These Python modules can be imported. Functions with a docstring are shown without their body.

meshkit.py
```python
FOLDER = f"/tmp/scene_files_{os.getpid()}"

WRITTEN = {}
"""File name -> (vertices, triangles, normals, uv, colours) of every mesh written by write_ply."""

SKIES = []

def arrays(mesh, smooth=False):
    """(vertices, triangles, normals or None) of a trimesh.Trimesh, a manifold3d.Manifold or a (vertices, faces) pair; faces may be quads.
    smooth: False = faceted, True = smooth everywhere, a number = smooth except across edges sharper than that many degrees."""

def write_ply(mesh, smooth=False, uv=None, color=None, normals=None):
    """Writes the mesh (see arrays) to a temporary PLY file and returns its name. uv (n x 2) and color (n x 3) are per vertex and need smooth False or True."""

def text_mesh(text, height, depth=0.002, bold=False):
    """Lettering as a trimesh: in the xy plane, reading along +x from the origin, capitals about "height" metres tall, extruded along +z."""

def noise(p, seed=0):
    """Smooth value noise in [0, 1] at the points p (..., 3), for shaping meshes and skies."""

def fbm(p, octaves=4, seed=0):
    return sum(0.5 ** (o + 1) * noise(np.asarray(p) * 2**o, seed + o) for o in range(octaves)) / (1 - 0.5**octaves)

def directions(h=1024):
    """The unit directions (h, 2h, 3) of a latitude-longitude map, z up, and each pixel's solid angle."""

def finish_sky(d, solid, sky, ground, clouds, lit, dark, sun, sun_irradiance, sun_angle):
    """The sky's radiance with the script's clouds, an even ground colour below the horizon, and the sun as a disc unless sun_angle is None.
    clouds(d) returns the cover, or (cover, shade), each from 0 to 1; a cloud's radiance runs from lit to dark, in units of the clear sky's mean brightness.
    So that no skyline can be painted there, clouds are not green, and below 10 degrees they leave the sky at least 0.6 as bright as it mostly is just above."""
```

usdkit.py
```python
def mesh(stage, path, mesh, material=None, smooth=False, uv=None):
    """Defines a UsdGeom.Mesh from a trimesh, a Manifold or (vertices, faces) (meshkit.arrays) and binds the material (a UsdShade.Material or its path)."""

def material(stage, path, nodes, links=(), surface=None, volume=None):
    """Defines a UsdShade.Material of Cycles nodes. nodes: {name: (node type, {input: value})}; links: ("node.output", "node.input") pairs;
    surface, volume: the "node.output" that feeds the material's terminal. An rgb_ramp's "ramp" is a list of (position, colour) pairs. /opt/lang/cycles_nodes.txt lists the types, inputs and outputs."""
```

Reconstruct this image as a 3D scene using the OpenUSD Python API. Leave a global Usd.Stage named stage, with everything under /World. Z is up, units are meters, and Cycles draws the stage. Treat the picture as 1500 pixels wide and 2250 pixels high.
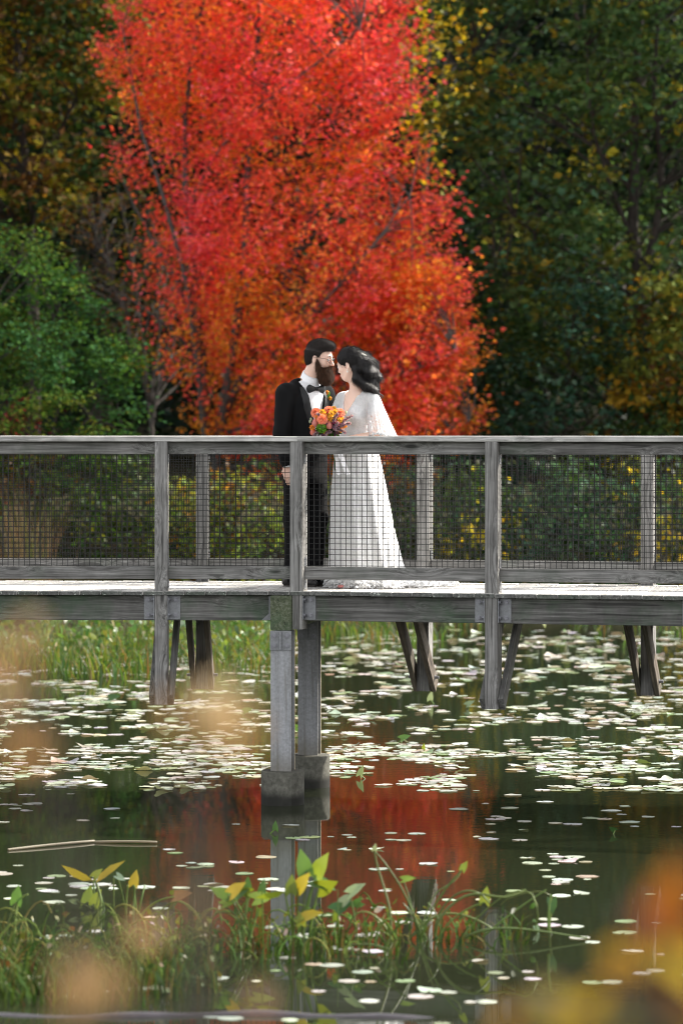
import math, random
import numpy as np
import trimesh, usdkit, meshkit
from pxr import Usd, UsdGeom, UsdLux, UsdShade, Gf, Sdf, Vt

stage = Usd.Stage.CreateInMemory()
UsdGeom.SetStageUpAxis(stage, 'Z')
UsdGeom.SetStageMetersPerUnit(stage, 1.0)
UsdGeom.Xform.Define(stage, '/World')
UsdGeom.Scope.Define(stage, '/World/Looks')

# ------------------------------------------------------------------ camera, sky, sun, exposure
EYE_Z = 2.61                      # metres above the pond
FOCAL = 7584.0                    # in pixels of the 1500 x 2250 photograph
HORIZON = 941.0
EXPOSURE = 1.4
SUN_AZ, SUN_EL = math.radians(66), math.radians(37)
SUN_I, SKY_S = 1.0, 0.13

cam = UsdGeom.Camera.Define(stage, '/World/camera')
cam.CreateHorizontalApertureAttr(24.0)
cam.CreateVerticalApertureAttr(36.0)
cam.CreateFocalLengthAttr(24.0 * FOCAL / 1500)
cam.CreateVerticalApertureOffsetAttr(-(1125 - HORIZON) / 1500 * 24.0)
cam.CreateFStopAttr(2.5)
cam.CreateFocusDistanceAttr(24.3)
cam.CreateClippingRangeAttr(Gf.Vec2f(0.1, 2000))
cam.CreateExposureAttr(EXPOSURE)
cam.AddTranslateOp().Set(Gf.Vec3d(0, 0, EYE_Z))
cam.AddRotateXOp().Set(90.0)

S = np.array([math.sin(SUN_AZ) * math.cos(SUN_EL), math.cos(SUN_AZ) * math.cos(SUN_EL), math.sin(SUN_EL)])


def matrix(x, y, z, at):
    return Gf.Matrix4d(*[float(v) for r, w in ((x, 0), (y, 0), (z, 0), (at, 1)) for v in (*r, w)])


def unit(v):
    v = np.asarray(v, float)
    return v / (np.linalg.norm(v) + 1e-12)


sun = UsdLux.DistantLight.Define(stage, '/World/sun')
sun.CreateIntensityAttr(SUN_I)
sun.CreateAngleAttr(0.5)
sun.CreateNormalizeAttr(True)
sun.CreateColorAttr(Gf.Vec3f(1.0, 0.93, 0.82))
sx_ = unit(np.cross([0, 0, 1], S))
sun.AddTransformOp().Set(matrix(sx_, np.cross(S, sx_), S, (0, 0, 0)))

sky = UsdLux.DomeLight.Define(stage, '/World/sky')
sky.CreateIntensityAttr(1.0)
skym = usdkit.material(stage, '/World/Looks/sky', {
    's': ('sky_texture', {'sky_type': 'single_scattering', 'sun_disc': False, 'sun_elevation': SUN_EL, 'sun_rotation': SUN_AZ,
                          'air_density': 1.0, 'aerosol_density': 2.2, 'ozone_density': 1.0}),
    # a thin high haze whitens the blue
    'h': ('hsv', {'saturation': .10, 'value': 1.0, 'hue': .5, 'fac': 1.0}),
    'b': ('background_shader', {'strength': SKY_S})}, [('s.color', 'h.color'), ('h.color', 'b.color')], surface='b.background')
UsdShade.MaterialBindingAPI.Apply(sky.GetPrim()).Bind(skym)
sky.GetPrim().SetCustomDataByKey('kind', 'structure')

# ------------------------------------------------------------------ helpers
used = {}


def path_of(parent, name):
    base = ('/World' if parent is None else str(parent.GetPath())) + '/' + name
    n = used.get(base, 0)
    used[base] = n + 1
    return base if n == 0 else f'{base}_{n:03d}'


def tag(p, label=None, cat=None, group=None, kind=None):
    p = p.GetPrim() if hasattr(p, 'GetPrim') else p
    for k, v in (('label', label), ('category', cat), ('group', group), ('kind', kind)):
        if v:
            p.SetCustomDataByKey(k, v)
    return p


def thing(name, label, cat, at=(0, 0, 0), rz=0.0, group=None, kind=None):
    x = UsdGeom.Xform.Define(stage, path_of(None, name))
    x.AddTranslateOp().Set(Gf.Vec3d(*map(float, at)))
    if rz:
        x.AddRotateZOp().Set(math.degrees(rz))
    p = x.GetPrim()

    return tag(p, label, cat, group, kind), np.asarray(at, float)


def part(parent, name, mesh, mat, mtx=None, smooth=False, col=None, label=None, kind=None):
    """One Mesh prim under parent (or under /World)."""
    m = usdkit.mesh(stage, path_of(parent, name), mesh, LOOK[mat] if isinstance(mat, str) else mat, smooth)
    if mtx is not None:
        UsdGeom.Xformable(m).AddTransformOp().Set(mtx)
    if col is not None:
        UsdGeom.PrimvarsAPI(m).CreatePrimvar('col', Sdf.ValueTypeNames.Color3fArray, 'vertex').Set(Vt.Vec3fArray.FromNumpy(np.asarray(col, np.float32)))
    return tag(m, label=label, kind=kind)


def join(ms):
    ms = [m for m in ms if m is not None]
    o, V, F = 0, [], []
    for v, f in ms:
        v, f = np.asarray(v, float), np.asarray(f, int)
        V.append(v); F.append(f + o); o += len(v)
    return np.vstack(V), np.vstack(F)


def vf(t):
    return np.asarray(t.vertices, float), np.asarray(t.faces, int)


def bar(l, w, h, c=0.004, n=1):
    """A squared timber along +x from 0 to l, centred in y and z, its long edges chamfered."""
    c = min(c, w * .3, h * .3)
    y, z = w / 2, h / 2
    ring = np.array([(-y + c, -z), (y - c, -z), (y, -z + c), (y, z - c), (y - c, z), (-y + c, z), (-y, z - c), (-y, -z + c)])
    xs = np.linspace(0, l, n + 1)
    V = np.array([(x, a, b) for x in xs for a, b in ring])
    F = []
    for i in range(n):
        for j in range(8):
            a, b = i * 8 + j, i * 8 + (j + 1) % 8
            F += [(a, b, b + 8), (a, b + 8, a + 8)]
    for s, o in ((0, 0), (1, n * 8)):
        for j in range(1, 7):
            F.append((o, o + j + 1, o + j) if s == 0 else (o, o + j, o + j + 1))
    F = np.array(F)
    return V, F[:, ::-1] if False else F


def box(x0, x1, y0, y1, z0, z1):
    V = np.array([(x, y, z) for x in (x0, x1) for y in (y0, y1) for z in (z0, z1)], float)
    F = np.array([(0, 1, 3), (0, 3, 2), (4, 6, 7), (4, 7, 5), (0, 4, 5), (0, 5, 1), (2, 3, 7), (2, 7, 6), (0, 2, 6), (0, 6, 4), (1, 5, 7), (1, 7, 3)])
    return V, F


def along(p0, p1, up=(0, 0, 1)):
    """Matrix whose x axis runs from p0 to p1; z as near to up as can be."""
    p0, p1 = np.asarray(p0, float), np.asarray(p1, float)
    x = unit(p1 - p0)
    y = unit(np.cross(up, x))
    return matrix(x, y, np.cross(x, y), p0), np.linalg.norm(p1 - p0)


def timber(parent, name, p0, p1, w, h, mat, up=(0, 0, 1), label=None, c=0.004):
    m, l = along(p0, p1, up)
    return part(parent, name, bar(l, w, h, c), mat, m, label=label)


def tube(pts, rad, sides=6, caps=True):
    p = np.asarray(pts, float)
    r = np.broadcast_to(np.asarray(rad, float), (len(p),))
    t = np.gradient(p, axis=0)
    t /= np.linalg.norm(t, axis=1, keepdims=True) + 1e-12
    ref = np.array([0, 0, 1.0]) if abs(t[:, 2]).mean() < .8 else np.array([1.0, 0, 0])
    a = np.cross(t, ref); a /= np.linalg.norm(a, axis=1, keepdims=True) + 1e-12
    b = np.cross(t, a)
    ang = np.arange(sides) * 2 * np.pi / sides
    V = (p[:, None] + r[:, None, None] * (np.cos(ang)[None, :, None] * a[:, None] + np.sin(ang)[None, :, None] * b[:, None])).reshape(-1, 3)
    i, j = np.meshgrid(np.arange(len(p) - 1), np.arange(sides), indexing='ij')
    q = np.stack([i * sides + j, i * sides + (j + 1) % sides, (i + 1) * sides + (j + 1) % sides, (i + 1) * sides + j], -1).reshape(-1, 4)
    F = np.vstack([q[:, [0, 2, 1]], q[:, [0, 3, 2]]])
    if caps:
        V = np.vstack([V, p[0], p[-1]])
        n = len(V); k = (len(p) - 1) * sides
        F = np.vstack([F, [(n - 2, j, (j + 1) % sides) for j in range(sides)], [(n - 1, k + (j + 1) % sides, k + j) for j in range(sides)]])
    return V, F


def cyl(r, z0, z1, n=24, at=(0, 0), bev=0.0):
    prof = [(r - bev, z0), (r, z0 + bev), (r, z1 - bev), (r - bev, z1)] if bev else [(r, z0), (r, z1)]
    ang = np.arange(n) * 2 * np.pi / n
    V = np.array([(at[0] + q * math.cos(a), at[1] + q * math.sin(a), z) for q, z in prof for a in ang])
    F = []
    for i in range(len(prof) - 1):
        for j in range(n):
            a, b = i * n + j, i * n + (j + 1) % n
            F += [(a, b, b + n), (a, b + n, a + n)]
    m = len(V)
    V = np.vstack([V, (*at, z0), (*at, z1)])
    k = (len(prof) - 1) * n
    F += [(m, (j + 1) % n, j) for j in range(n)] + [(m + 1, k + j, k + (j + 1) % n) for j in range(n)]
    return V, np.array(F)


def PX(px, D):
    """x, in metres, of what stands in the photograph's column px at the distance D."""
    return (px - 750) * D / FOCAL


def PZ(py, D):
    return EYE_Z - (py - HORIZON) * D / FOCAL


def DW(py):
    """Distance of the pond's surface in row py."""
    return EYE_Z * FOCAL / (py - HORIZON)


# ------------------------------------------------------------------ materials
LOOK = {}


def look(name, nodes, links, surface='p.BSDF'):
    LOOK[name] = usdkit.material(stage, '/World/Looks/' + name, nodes, links, surface=surface)


def plain(name, color, rough=.6, spec=.4, metal=0.0, var=.25, scale=30, bump=0.0, bdist=.002, **kw):
    c = np.array(color)
    nodes = {'t': ('texture_coordinate', {}), 'n': ('noise_texture', {'scale': scale, 'detail': 5, 'roughness': .65}),
             'r': ('rgb_ramp', {'ramp': [(.3, c * (1 - var)), (.7, np.minimum(c * (1 + var), .95))]}),
             'p': ('principled_bsdf', {'roughness': rough, 'specular_ior_level': spec, 'metallic': metal, **kw})}
    links = [('t.object', 'n.vector'), ('n.fac', 'r.fac'), ('r.color', 'p.base_color')]
    if bump:
        nodes['b'] = ('bump', {'strength': bump, 'distance': bdist})
        links += [('n.fac', 'b.height'), ('b.normal', 'p.normal')]
    look(name, nodes, links)


def wood(name, dark, mid, light, green=0.0, knots=1.0, lichen=0.0, rough=.8, warm=0.0):
    nodes = {
        't': ('texture_coordinate', {}), 'o': ('object_info', {}),
        'rx': ('math', {'math_type': 'multiply', 'value2': 37.0}), 'ry': ('math', {'math_type': 'multiply', 'value2': 11.3}),
        'rv': ('combine_xyz', {}), 'pos': ('vector_math', {'math_type': 'add'}),
        # knots: a stretched cell noise; the grain bends round them
        'km': ('mapping', {'mapping_type': 'point', 'scale': (2.2, 7.5, 7.5)}),
        'kv': ('voronoi_texture', {'scale': 1.0, 'randomness': 1.0}),
        'kf': ('map_range', {'range_type': 'smoothstep', 'from_min': 0.0, 'from_max': .55, 'to_min': .05 * knots, 'to_max': 0.0, 'clamp': True}),
        'kc': ('combine_xyz', {}), 'gp': ('vector_math', {'math_type': 'add'}),
        'gm': ('mapping', {'mapping_type': 'point', 'scale': (1.3, 55, 55)}),
        'g': ('noise_texture', {'scale': 1.0, 'detail': 4, 'roughness': .6, 'distortion': .4}),
        'gm2': ('mapping', {'mapping_type': 'point', 'scale': (5, 260, 260)}),
        'g2': ('noise_texture', {'scale': 1.0, 'detail': 2, 'roughness': .5}),
        'big': ('noise_texture', {'scale': 2.3, 'detail': 3}),
        'gr': ('rgb_ramp', {'ramp': [(.28, dark), (.48, mid), (.72, light)]}),
        'fr': ('map_range', {'from_min': .3, 'from_max': .7, 'to_min': .68, 'to_max': 1.22}),
        'fm': ('mix', {'mix_type': 'multiply', 'fac': 1.0}),
        'br': ('map_range', {'from_min': .3, 'from_max': .7, 'to_min': .78, 'to_max': 1.15}),
        'bm': ('mix', {'mix_type': 'multiply', 'fac': 1.0}),
        'or': ('map_range', {'from_min': 0, 'from_max': 1, 'to_min': .82, 'to_max': 1.16}),
        'om': ('mix', {'mix_type': 'multiply', 'fac': 1.0}),
        'kr': ('map_range', {'range_type': 'smoothstep', 'from_min': .06, 'from_max': .16, 'to_min': .85 * min(knots, 1), 'to_max': 0.0, 'clamp': True}),
        'kx': ('mix', {'color2': np.array(dark) * .25}),
        'gn': ('noise_texture', {'scale': 3.1, 'detail': 4, 'roughness': .6}),
        'gf': ('map_range', {'from_min': .46, 'from_max': .72, 'to_min': 0.0, 'to_max': green, 'clamp': True}),
        'gx': ('mix', {'color2': (.045, .085, .045)}),
        'ln': ('noise_texture', {'scale': 38, 'detail': 5, 'roughness': .7}),
        'lf': ('map_range', {'from_min': .60, 'from_max': .66, 'to_min': 0.0, 'to_max': lichen, 'clamp': True}),
        'lx': ('mix', {'color2': (.48, .52, .46)}),
        'cm': ('mapping', {'mapping_type': 'point', 'scale': (1.1, 34, 34)}), 'cn': ('noise_texture', {'scale': 1.0, 'detail': 2, 'roughness': .4}),
        'cf': ('map_range', {'from_min': .668, 'from_max': .70, 'to_min': 0.0, 'to_max': .6, 'clamp': True}), 'cx': ('mix', {'color2': np.array(dark) * .3}),
        'sn': ('noise_texture', {'scale': 6.5, 'detail': 5, 'roughness': .65}), 'sf': ('map_range', {'from_min': .34, 'from_max': .56, 'to_min': .6, 'to_max': 1.05, 'clamp': True}), 'sx': ('mix', {'mix_type': 'multiply', 'fac': .6}),
        'b': ('bump', {'strength': .6, 'distance': .005}),
        'p': ('principled_bsdf', {'roughness': rough, 'specular_ior_level': .25})}
    L = [('o.random', 'rx.value1'), ('o.random', 'ry.value1'), ('rx.value', 'rv.x'), ('ry.value', 'rv.y'), ('rx.value', 'rv.z'),
         ('t.object', 'pos.vector1'), ('rv.vector', 'pos.vector2'),
         ('pos.vector', 'km.vector'), ('km.vector', 'kv.vector'), ('kv.distance', 'kf.value'), ('kf.result', 'kc.y'), ('kf.result', 'kc.z'),
         ('pos.vector', 'gp.vector1'), ('kc.vector', 'gp.vector2'),
         ('gp.vector', 'gm.vector'), ('gm.vector', 'g.vector'), ('gp.vector', 'gm2.vector'), ('gm2.vector', 'g2.vector'),
         ('pos.vector', 'big.vector'), ('g.fac', 'gr.fac'),
         ('g2.fac', 'fr.value'), ('gr.color', 'fm.color1'), ('fr.result', 'fm.color2'),
         ('big.fac', 'br.value'), ('fm.color', 'bm.color1'), ('br.result', 'bm.color2'),
         ('o.random', 'or.value'), ('bm.color', 'om.color1'), ('or.result', 'om.color2'),
         ('kv.distance', 'kr.value'), ('om.color', 'kx.color1'), ('kr.result', 'kx.fac'),
         ('pos.vector', 'gn.vector'), ('gn.fac', 'gf.value'), ('gf.result', 'gx.fac'), ('kx.color', 'gx.color1'),
         ('pos.vector', 'ln.vector'), ('ln.fac', 'lf.value'), ('lf.result', 'lx.fac'), ('gx.color', 'lx.color1'),
         ('gp.vector', 'cm.vector'), ('cm.vector', 'cn.vector'), ('cn.fac', 'cf.value'), ('cf.result', 'cx.fac'), ('lx.color', 'cx.color1'),
         ('pos.vector', 'sn.vector'), ('sn.fac', 'sf.value'), ('sf.result', 'sx.color2'), ('cx.color', 'sx.color1'),
         ('sx.color', 'p.base_color'), ('g.fac', 'b.height'), ('b.normal', 'p.normal')]
    look(name, nodes, L)


wood('grey_wood', (.064, .060, .056), (.170, .165, .158), (.29, .285, .275), green=.3, knots=1.2)
wood('post_wood', (.068, .064, .060), (.175, .170, .163), (.30, .293, .284), green=.05, knots=1.5)
wood('cap_wood', (.26, .255, .24), (.45, .44, .42), (.60, .585, .56), green=.06, knots=.6)
wood('deck_wood', (.44, .425, .40), (.60, .585, .555), (.70, .685, .66), green=.0, knots=.4, lichen=.25)
wood('end_wood', (.05, .05, .048), (.105, .105, .10), (.17, .17, .16), green=.45, knots=.0, lichen=.9)
wood('beam_wood', (.045, .043, .040), (.105, .102, .096), (.19, .186, .178), green=.85)
wood('mossy_wood', (.035, .042, .028), (.075, .090, .050), (.16, .17, .13), green=.75, knots=.3)
wood('brown_wood', (.055, .042, .032), (.11, .088, .07), (.19, .16, .13), green=.2)
plain('galvanized', (.21, .215, .225), rough=.5, metal=.55, var=.2, scale=60)
plain('bolt_steel', (.22, .22, .24), rough=.45, metal=.7, var=.2, scale=90)
look('pile_steel', {'t': ('texture_coordinate', {}), 'm': ('mapping', {'mapping_type': 'point', 'scale': (30, 30, 1.6)}), 'n': ('noise_texture', {'scale': 1.0, 'detail': 4}),
                    'f': ('noise_texture', {'scale': 60, 'detail': 4, 'roughness': .7}), 'g': ('geometry', {}), 'z': ('separate_xyz', {}),
                    'r': ('rgb_ramp', {'ramp': [(.32, (.17, .165, .155)), (.5, (.255, .26, .27)), (.7, (.31, .315, .33))]}),
                    'fr': ('map_range', {'from_min': .3, 'from_max': .7, 'to_min': .75, 'to_max': 1.2}), 'fm': ('mix', {'mix_type': 'multiply', 'fac': 1.0}),
                    'w': ('map_range', {'range_type': 'smoothstep', 'from_min': .23, 'from_max': .42, 'to_min': .55, 'to_max': 0.0, 'clamp': True}), 'wm': ('mix', {'color2': (.10, .085, .055)}),
                    'b': ('bump', {'strength': .25, 'distance': .002}), 'p': ('principled_bsdf', {'roughness': .62, 'metallic': .25})},
     [('t.object', 'm.vector'), ('m.vector', 'n.vector'), ('t.object', 'f.vector'), ('n.fac', 'r.fac'), ('f.fac', 'fr.value'), ('r.color', 'fm.color1'), ('fr.result', 'fm.color2'),
      ('g.position', 'z.vector'), ('z.z', 'w.value'), ('w.result', 'wm.fac'), ('fm.color', 'wm.color1'), ('wm.color', 'p.base_color'), ('f.fac', 'b.height'), ('b.normal', 'p.normal')])
plain('sunlit_edge', (.42, .36, .26), rough=.7, var=.3, scale=40)  # sunlight on the pile's flange edge, put into a warm pale colour
plain('wire_coat', (.008, .008, .0085), rough=.45, spec=.3, var=.1)
look('concrete', {
    't': ('texture_coordinate', {}), 'g': ('geometry', {}), 'n': ('noise_texture', {'scale': 26, 'detail': 6, 'roughness': .7}),
    'v': ('voronoi_texture', {'scale': 60}), 'big': ('noise_texture', {'scale': 5, 'detail': 3}),
    'r': ('rgb_ramp', {'ramp': [(.3, (.055, .054, .044)), (.55, (.105, .102, .085)), (.75, (.175, .17, .145))]}),
    'hole': ('map_range', {'from_min': .10, 'from_max': .2, 'to_min': .35, 'to_max': 1.0, 'clamp': True}),
    'hm': ('mix', {'mix_type': 'multiply', 'fac': 1.0}),
    'z': ('separate_xyz', {}), 'zz': ('math', {'math_type': 'multiply_add', 'value2': .08, 'value3': -.04}),
    'za': ('math', {'math_type': 'add'}),
    'wet': ('map_range', {'range_type': 'smoothstep', 'from_min': .05, 'from_max': .115, 'to_min': .93, 'to_max': 0.0, 'clamp': True}),
    'wm': ('mix', {'color2': (.012, .012, .010)}),
    'b': ('bump', {'strength': .6, 'distance': .004}), 'p': ('principled_bsdf', {'roughness': .85, 'specular_ior_level': .25})},
    [('t.object', 'n.vector'), ('t.object', 'v.vector'), ('t.object', 'big.vector'), ('n.fac', 'r.fac'), ('v.distance', 'hole.value'), ('r.color', 'hm.color1'), ('hole.result', 'hm.color2'),
     ('g.position', 'z.vector'), ('big.fac', 'zz.value1'), ('z.z', 'za.value1'), ('zz.value', 'za.value2'), ('za.value', 'wet.value'), ('wet.result', 'wm.fac'), ('hm.color', 'wm.color1'),
     ('wm.color', 'p.base_color'), ('n.fac', 'b.height'), ('b.normal', 'p.normal')])
look('pond_water', {
    'g': ('geometry', {}), 'm': ('mapping', {'mapping_type': 'point', 'scale': (1.0, 2.2, 1)}),
    'n': ('noise_texture', {'scale': 5.5, 'detail': 3, 'roughness': .55, 'distortion': .3}),
    'w': ('noise_texture', {'scale': .35, 'detail': 2}),
    'wr': ('map_range', {'from_min': .35, 'from_max': .65, 'to_min': .15, 'to_max': 1.0, 'clamp': True}),
    'h': ('math', {'math_type': 'multiply'}), 'y': ('separate_xyz', {}),
    'yr': ('map_range', {'range_type': 'smoothstep', 'from_min': 23.5, 'from_max': 31.0, 'to_min': 1.0, 'to_max': 3.4, 'clamp': True}), 'h2': ('math', {'math_type': 'multiply'}),
    'b': ('bump', {'strength': .5, 'distance': .0009}),
    'p': ('principled_bsdf', {'base_color': (.010, .012, .006), 'roughness': .015, 'ior': 1.333, 'specular_ior_level': .5})},
    [('g.position', 'm.vector'), ('m.vector', 'n.vector'), ('g.position', 'w.vector'), ('w.fac', 'wr.value'), ('n.fac', 'h.value1'), ('wr.result', 'h.value2'), ('g.position', 'y.vector'), ('y.y', 'yr.value'), ('h.value', 'h2.value1'), ('yr.result', 'h2.value2'), ('h2.value', 'b.height'), ('b.normal', 'p.normal')])
look('bank_soil', {
    'g': ('geometry', {}), 'n': ('noise_texture', {'scale': 3, 'detail': 7, 'roughness': .7}), 'f': ('noise_texture', {'scale': 22, 'detail': 4}),
    'r': ('rgb_ramp', {'ramp': [(.3, (.018, .020, .009)), (.5, (.035, .034, .016)), (.7, (.06, .045, .022))]}),
    'fr': ('map_range', {'from_min': .3, 'from_max': .7, 'to_min': .5, 'to_max': 1.5}), 'fm': ('mix', {'mix_type': 'multiply', 'fac': 1.0}),
    'b': ('bump', {'strength': .8, 'distance': .05}), 'p': ('principled_bsdf', {'roughness': .95, 'specular_ior_level': .1})},
    [('g.position', 'n.vector'), ('g.position', 'f.vector'), ('n.fac', 'r.fac'), ('f.fac', 'fr.value'), ('r.color', 'fm.color1'), ('fr.result', 'fm.color2'), ('fm.color', 'p.base_color'), ('f.fac', 'b.height'), ('b.normal', 'p.normal')])
look('hill_woods', {
    'g': ('geometry', {}), 'n': ('noise_texture', {'scale': .6, 'detail': 6, 'roughness': .7}),
    'r': ('rgb_ramp', {'ramp': [(.3, (.006, .010, .005)), (.5, (.014, .020, .009)), (.7, (.030, .030, .010))]}),
    'b': ('bump', {'strength': 1.0, 'distance': .8}), 'p': ('principled_bsdf', {'roughness': .95, 'specular_ior_level': .05})},
    [('g.position', 'n.vector'), ('n.fac', 'r.fac'), ('r.color', 'p.base_color'), ('n.fac', 'b.height'), ('b.normal', 'p.normal')])


def foliage(name, trans=.4, rough=.5, spec=.3, tint=(1.5, 1.25, .7), ior=1.5):
    look(name, {
        'a': ('attribute', {'attribute': 'col'}),
        'p': ('principled_bsdf', {'roughness': rough, 'specular_ior_level': spec, 'ior': ior}),
        'tm': ('mix', {'mix_type': 'multiply', 'fac': 1.0, 'color2': tint}), 'tr': ('translucent_bsdf', {}),
        'm': ('mix_closure', {'fac': trans})},
        [('a.color', 'p.base_color'), ('a.color', 'tm.color1'), ('tm.color', 'tr.color'), ('p.BSDF', 'm.closure1'), ('tr.BSDF', 'm.closure2')], surface='m.closure')


foliage('leaves', .50, .5, .25)
foliage('waxy_leaves', .3, .38, .5)
foliage('pad_leaves', .10, .46, 1.0, ior=1.75)
foliage('dim_leaves', .25, .8, .08)
plain('wet_log', (.022, .018, .022), rough=.25, spec=.6, var=.4, scale=12, bump=.3, bdist=.01)
plain('bark', (.045, .038, .033), rough=.9, spec=.15, var=.45, scale=14, bump=.6, bdist=.02)
plain('grey_bark', (.075, .068, .062), rough=.9, spec=.15, var=.4, scale=14, bump=.6, bdist=.02)

# ------------------------------------------------------------------ ground, hills, water
def ground_z(x, y):
    x, y = np.asarray(x, float), np.asarray(y, float)
    wob = .8 * np.sin(x * .21 + 1.3) + .5 * np.sin(x * .53)
    shore = 46.0 + wob * .5 - 2.0 / (1 + np.exp((x + 1.8) * 2.0))
    far = np.interp(y - shore, [-9, -3, 0, 1.5, 5, 14, 40], [-.7, -.25, .0, .35, .75, 1.5, 3.5])
    near = np.interp(y, [-40, 4, 8, 11, 14], [1.6, 1.05, .7, -.2, -.7])
    side = np.interp(np.abs(x), [0, 45, 60, 90], [-.7, -.7, 1.2, 4])
    return np.maximum(np.maximum(far, near), side)


def sheet(xs, ys, zf):
    X, Y = np.meshgrid(xs, ys)
    V = np.stack([X.ravel(), Y.ravel(), zf(X, Y).ravel()], 1)
    n, m = len(xs), len(ys)
    i, j = np.meshgrid(np.arange(m - 1), np.arange(n - 1), indexing='ij')
    a = (i * n + j).ravel()
    return V, np.vstack([np.stack([a, a + 1, a + n + 1], 1), np.stack([a, a + n + 1, a + n], 1)])


gx = np.concatenate([[-900, -400, -200, -120], np.linspace(-90, -16, 30), np.linspace(-15, 15, 61), np.linspace(16, 90, 30), [120, 200, 400, 900]])
gy = np.concatenate([[-900, -300, -100], np.linspace(-40, 16, 57), np.linspace(18, 40, 12), np.linspace(41, 62, 64), np.linspace(64, 92, 15), [120, 200, 400, 1200]])
tag(part(None, 'ground', sheet(gx, gy, lambda x, y: ground_z(x, y) + .06 * (meshkit.fbm(np.stack([x * .9, y * .9, 0 * x], -1), 4) - .5)), 'bank_soil', smooth=True), kind='structure')
hx, hy = np.linspace(-260, 260, 105), np.concatenate([np.linspace(88, 150, 32), np.linspace(160, 260, 8)])
tag(part(None, 'hills', sheet(hx, hy, lambda x, y: np.interp(y, [88, 100, 150, 200, 260], [1.0, 6, 30, 36, 20]) + 5 * (meshkit.fbm(np.stack([x * .12, y * .12, 0 * x], -1), 4) - .5)), 'hill_woods', smooth=True), kind='structure')
tag(part(None, 'pond_water', (np.array([(-75, 6, 0), (75, 6, 0), (75, 60, 0), (-75, 60, 0)], float), np.array([(0, 1, 2), (0, 2, 3)])), 'pond_water'), kind='structure')

# ------------------------------------------------------------------ the footbridge
DECK_Z = 1.48
CAP_TOP = 2.556
AL, AR = math.radians(2.0), math.radians(15.0)
K0 = np.array([PX(656, 24.0), 24.0])
W = 1.45
aL, aR = np.array([math.cos(AL), -math.sin(AL)]), np.array([math.cos(AR), -math.sin(AR)])
nL, nR = np.array([math.sin(AL), math.cos(AL)]), np.array([math.sin(AR), math.cos(AR)])    # pointing across the deck, away from the camera
AB = (AL + AR) / 2
nB = np.array([math.sin(AB), math.cos(AB)])
K1 = K0 + nB * W / math.cos((AR - AL) / 2)


def on_line(k, a, px):
    """Distance along the line k + t a at which it crosses the photograph's column px."""
    q = (px - 750) / FOCAL
    return (q * k[1] - k[0]) / (a[0] - q * a[1])


def v3(p, z):
    return np.array([p[0], p[1], z])


bridge, _ = thing('footbridge', 'weathered grey wooden footbridge with black wire mesh railings crossing the lily pond', 'footbridge')
rng = random.Random(4)

RAILS = [  # line start, along, across (towards the deck), post columns in the photo, wood direction
    dict(k=K0, back=False), dict(k=K1, back=True)]
PW, PD = .089, .14


def nail_plate(w, h, t=.003, holes=((.3, .25), (.7, .25), (.3, .75), (.7, .75))):
    ms = [box(0, t, -w / 2, w / 2, 0, h)]
    for u, v in holes:
        ms.append(box(t, t + .002, (u - .5) * w - .004, (u - .5) * w + .004, v * h - .004, v * h + .004))
    return join(ms)


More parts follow.
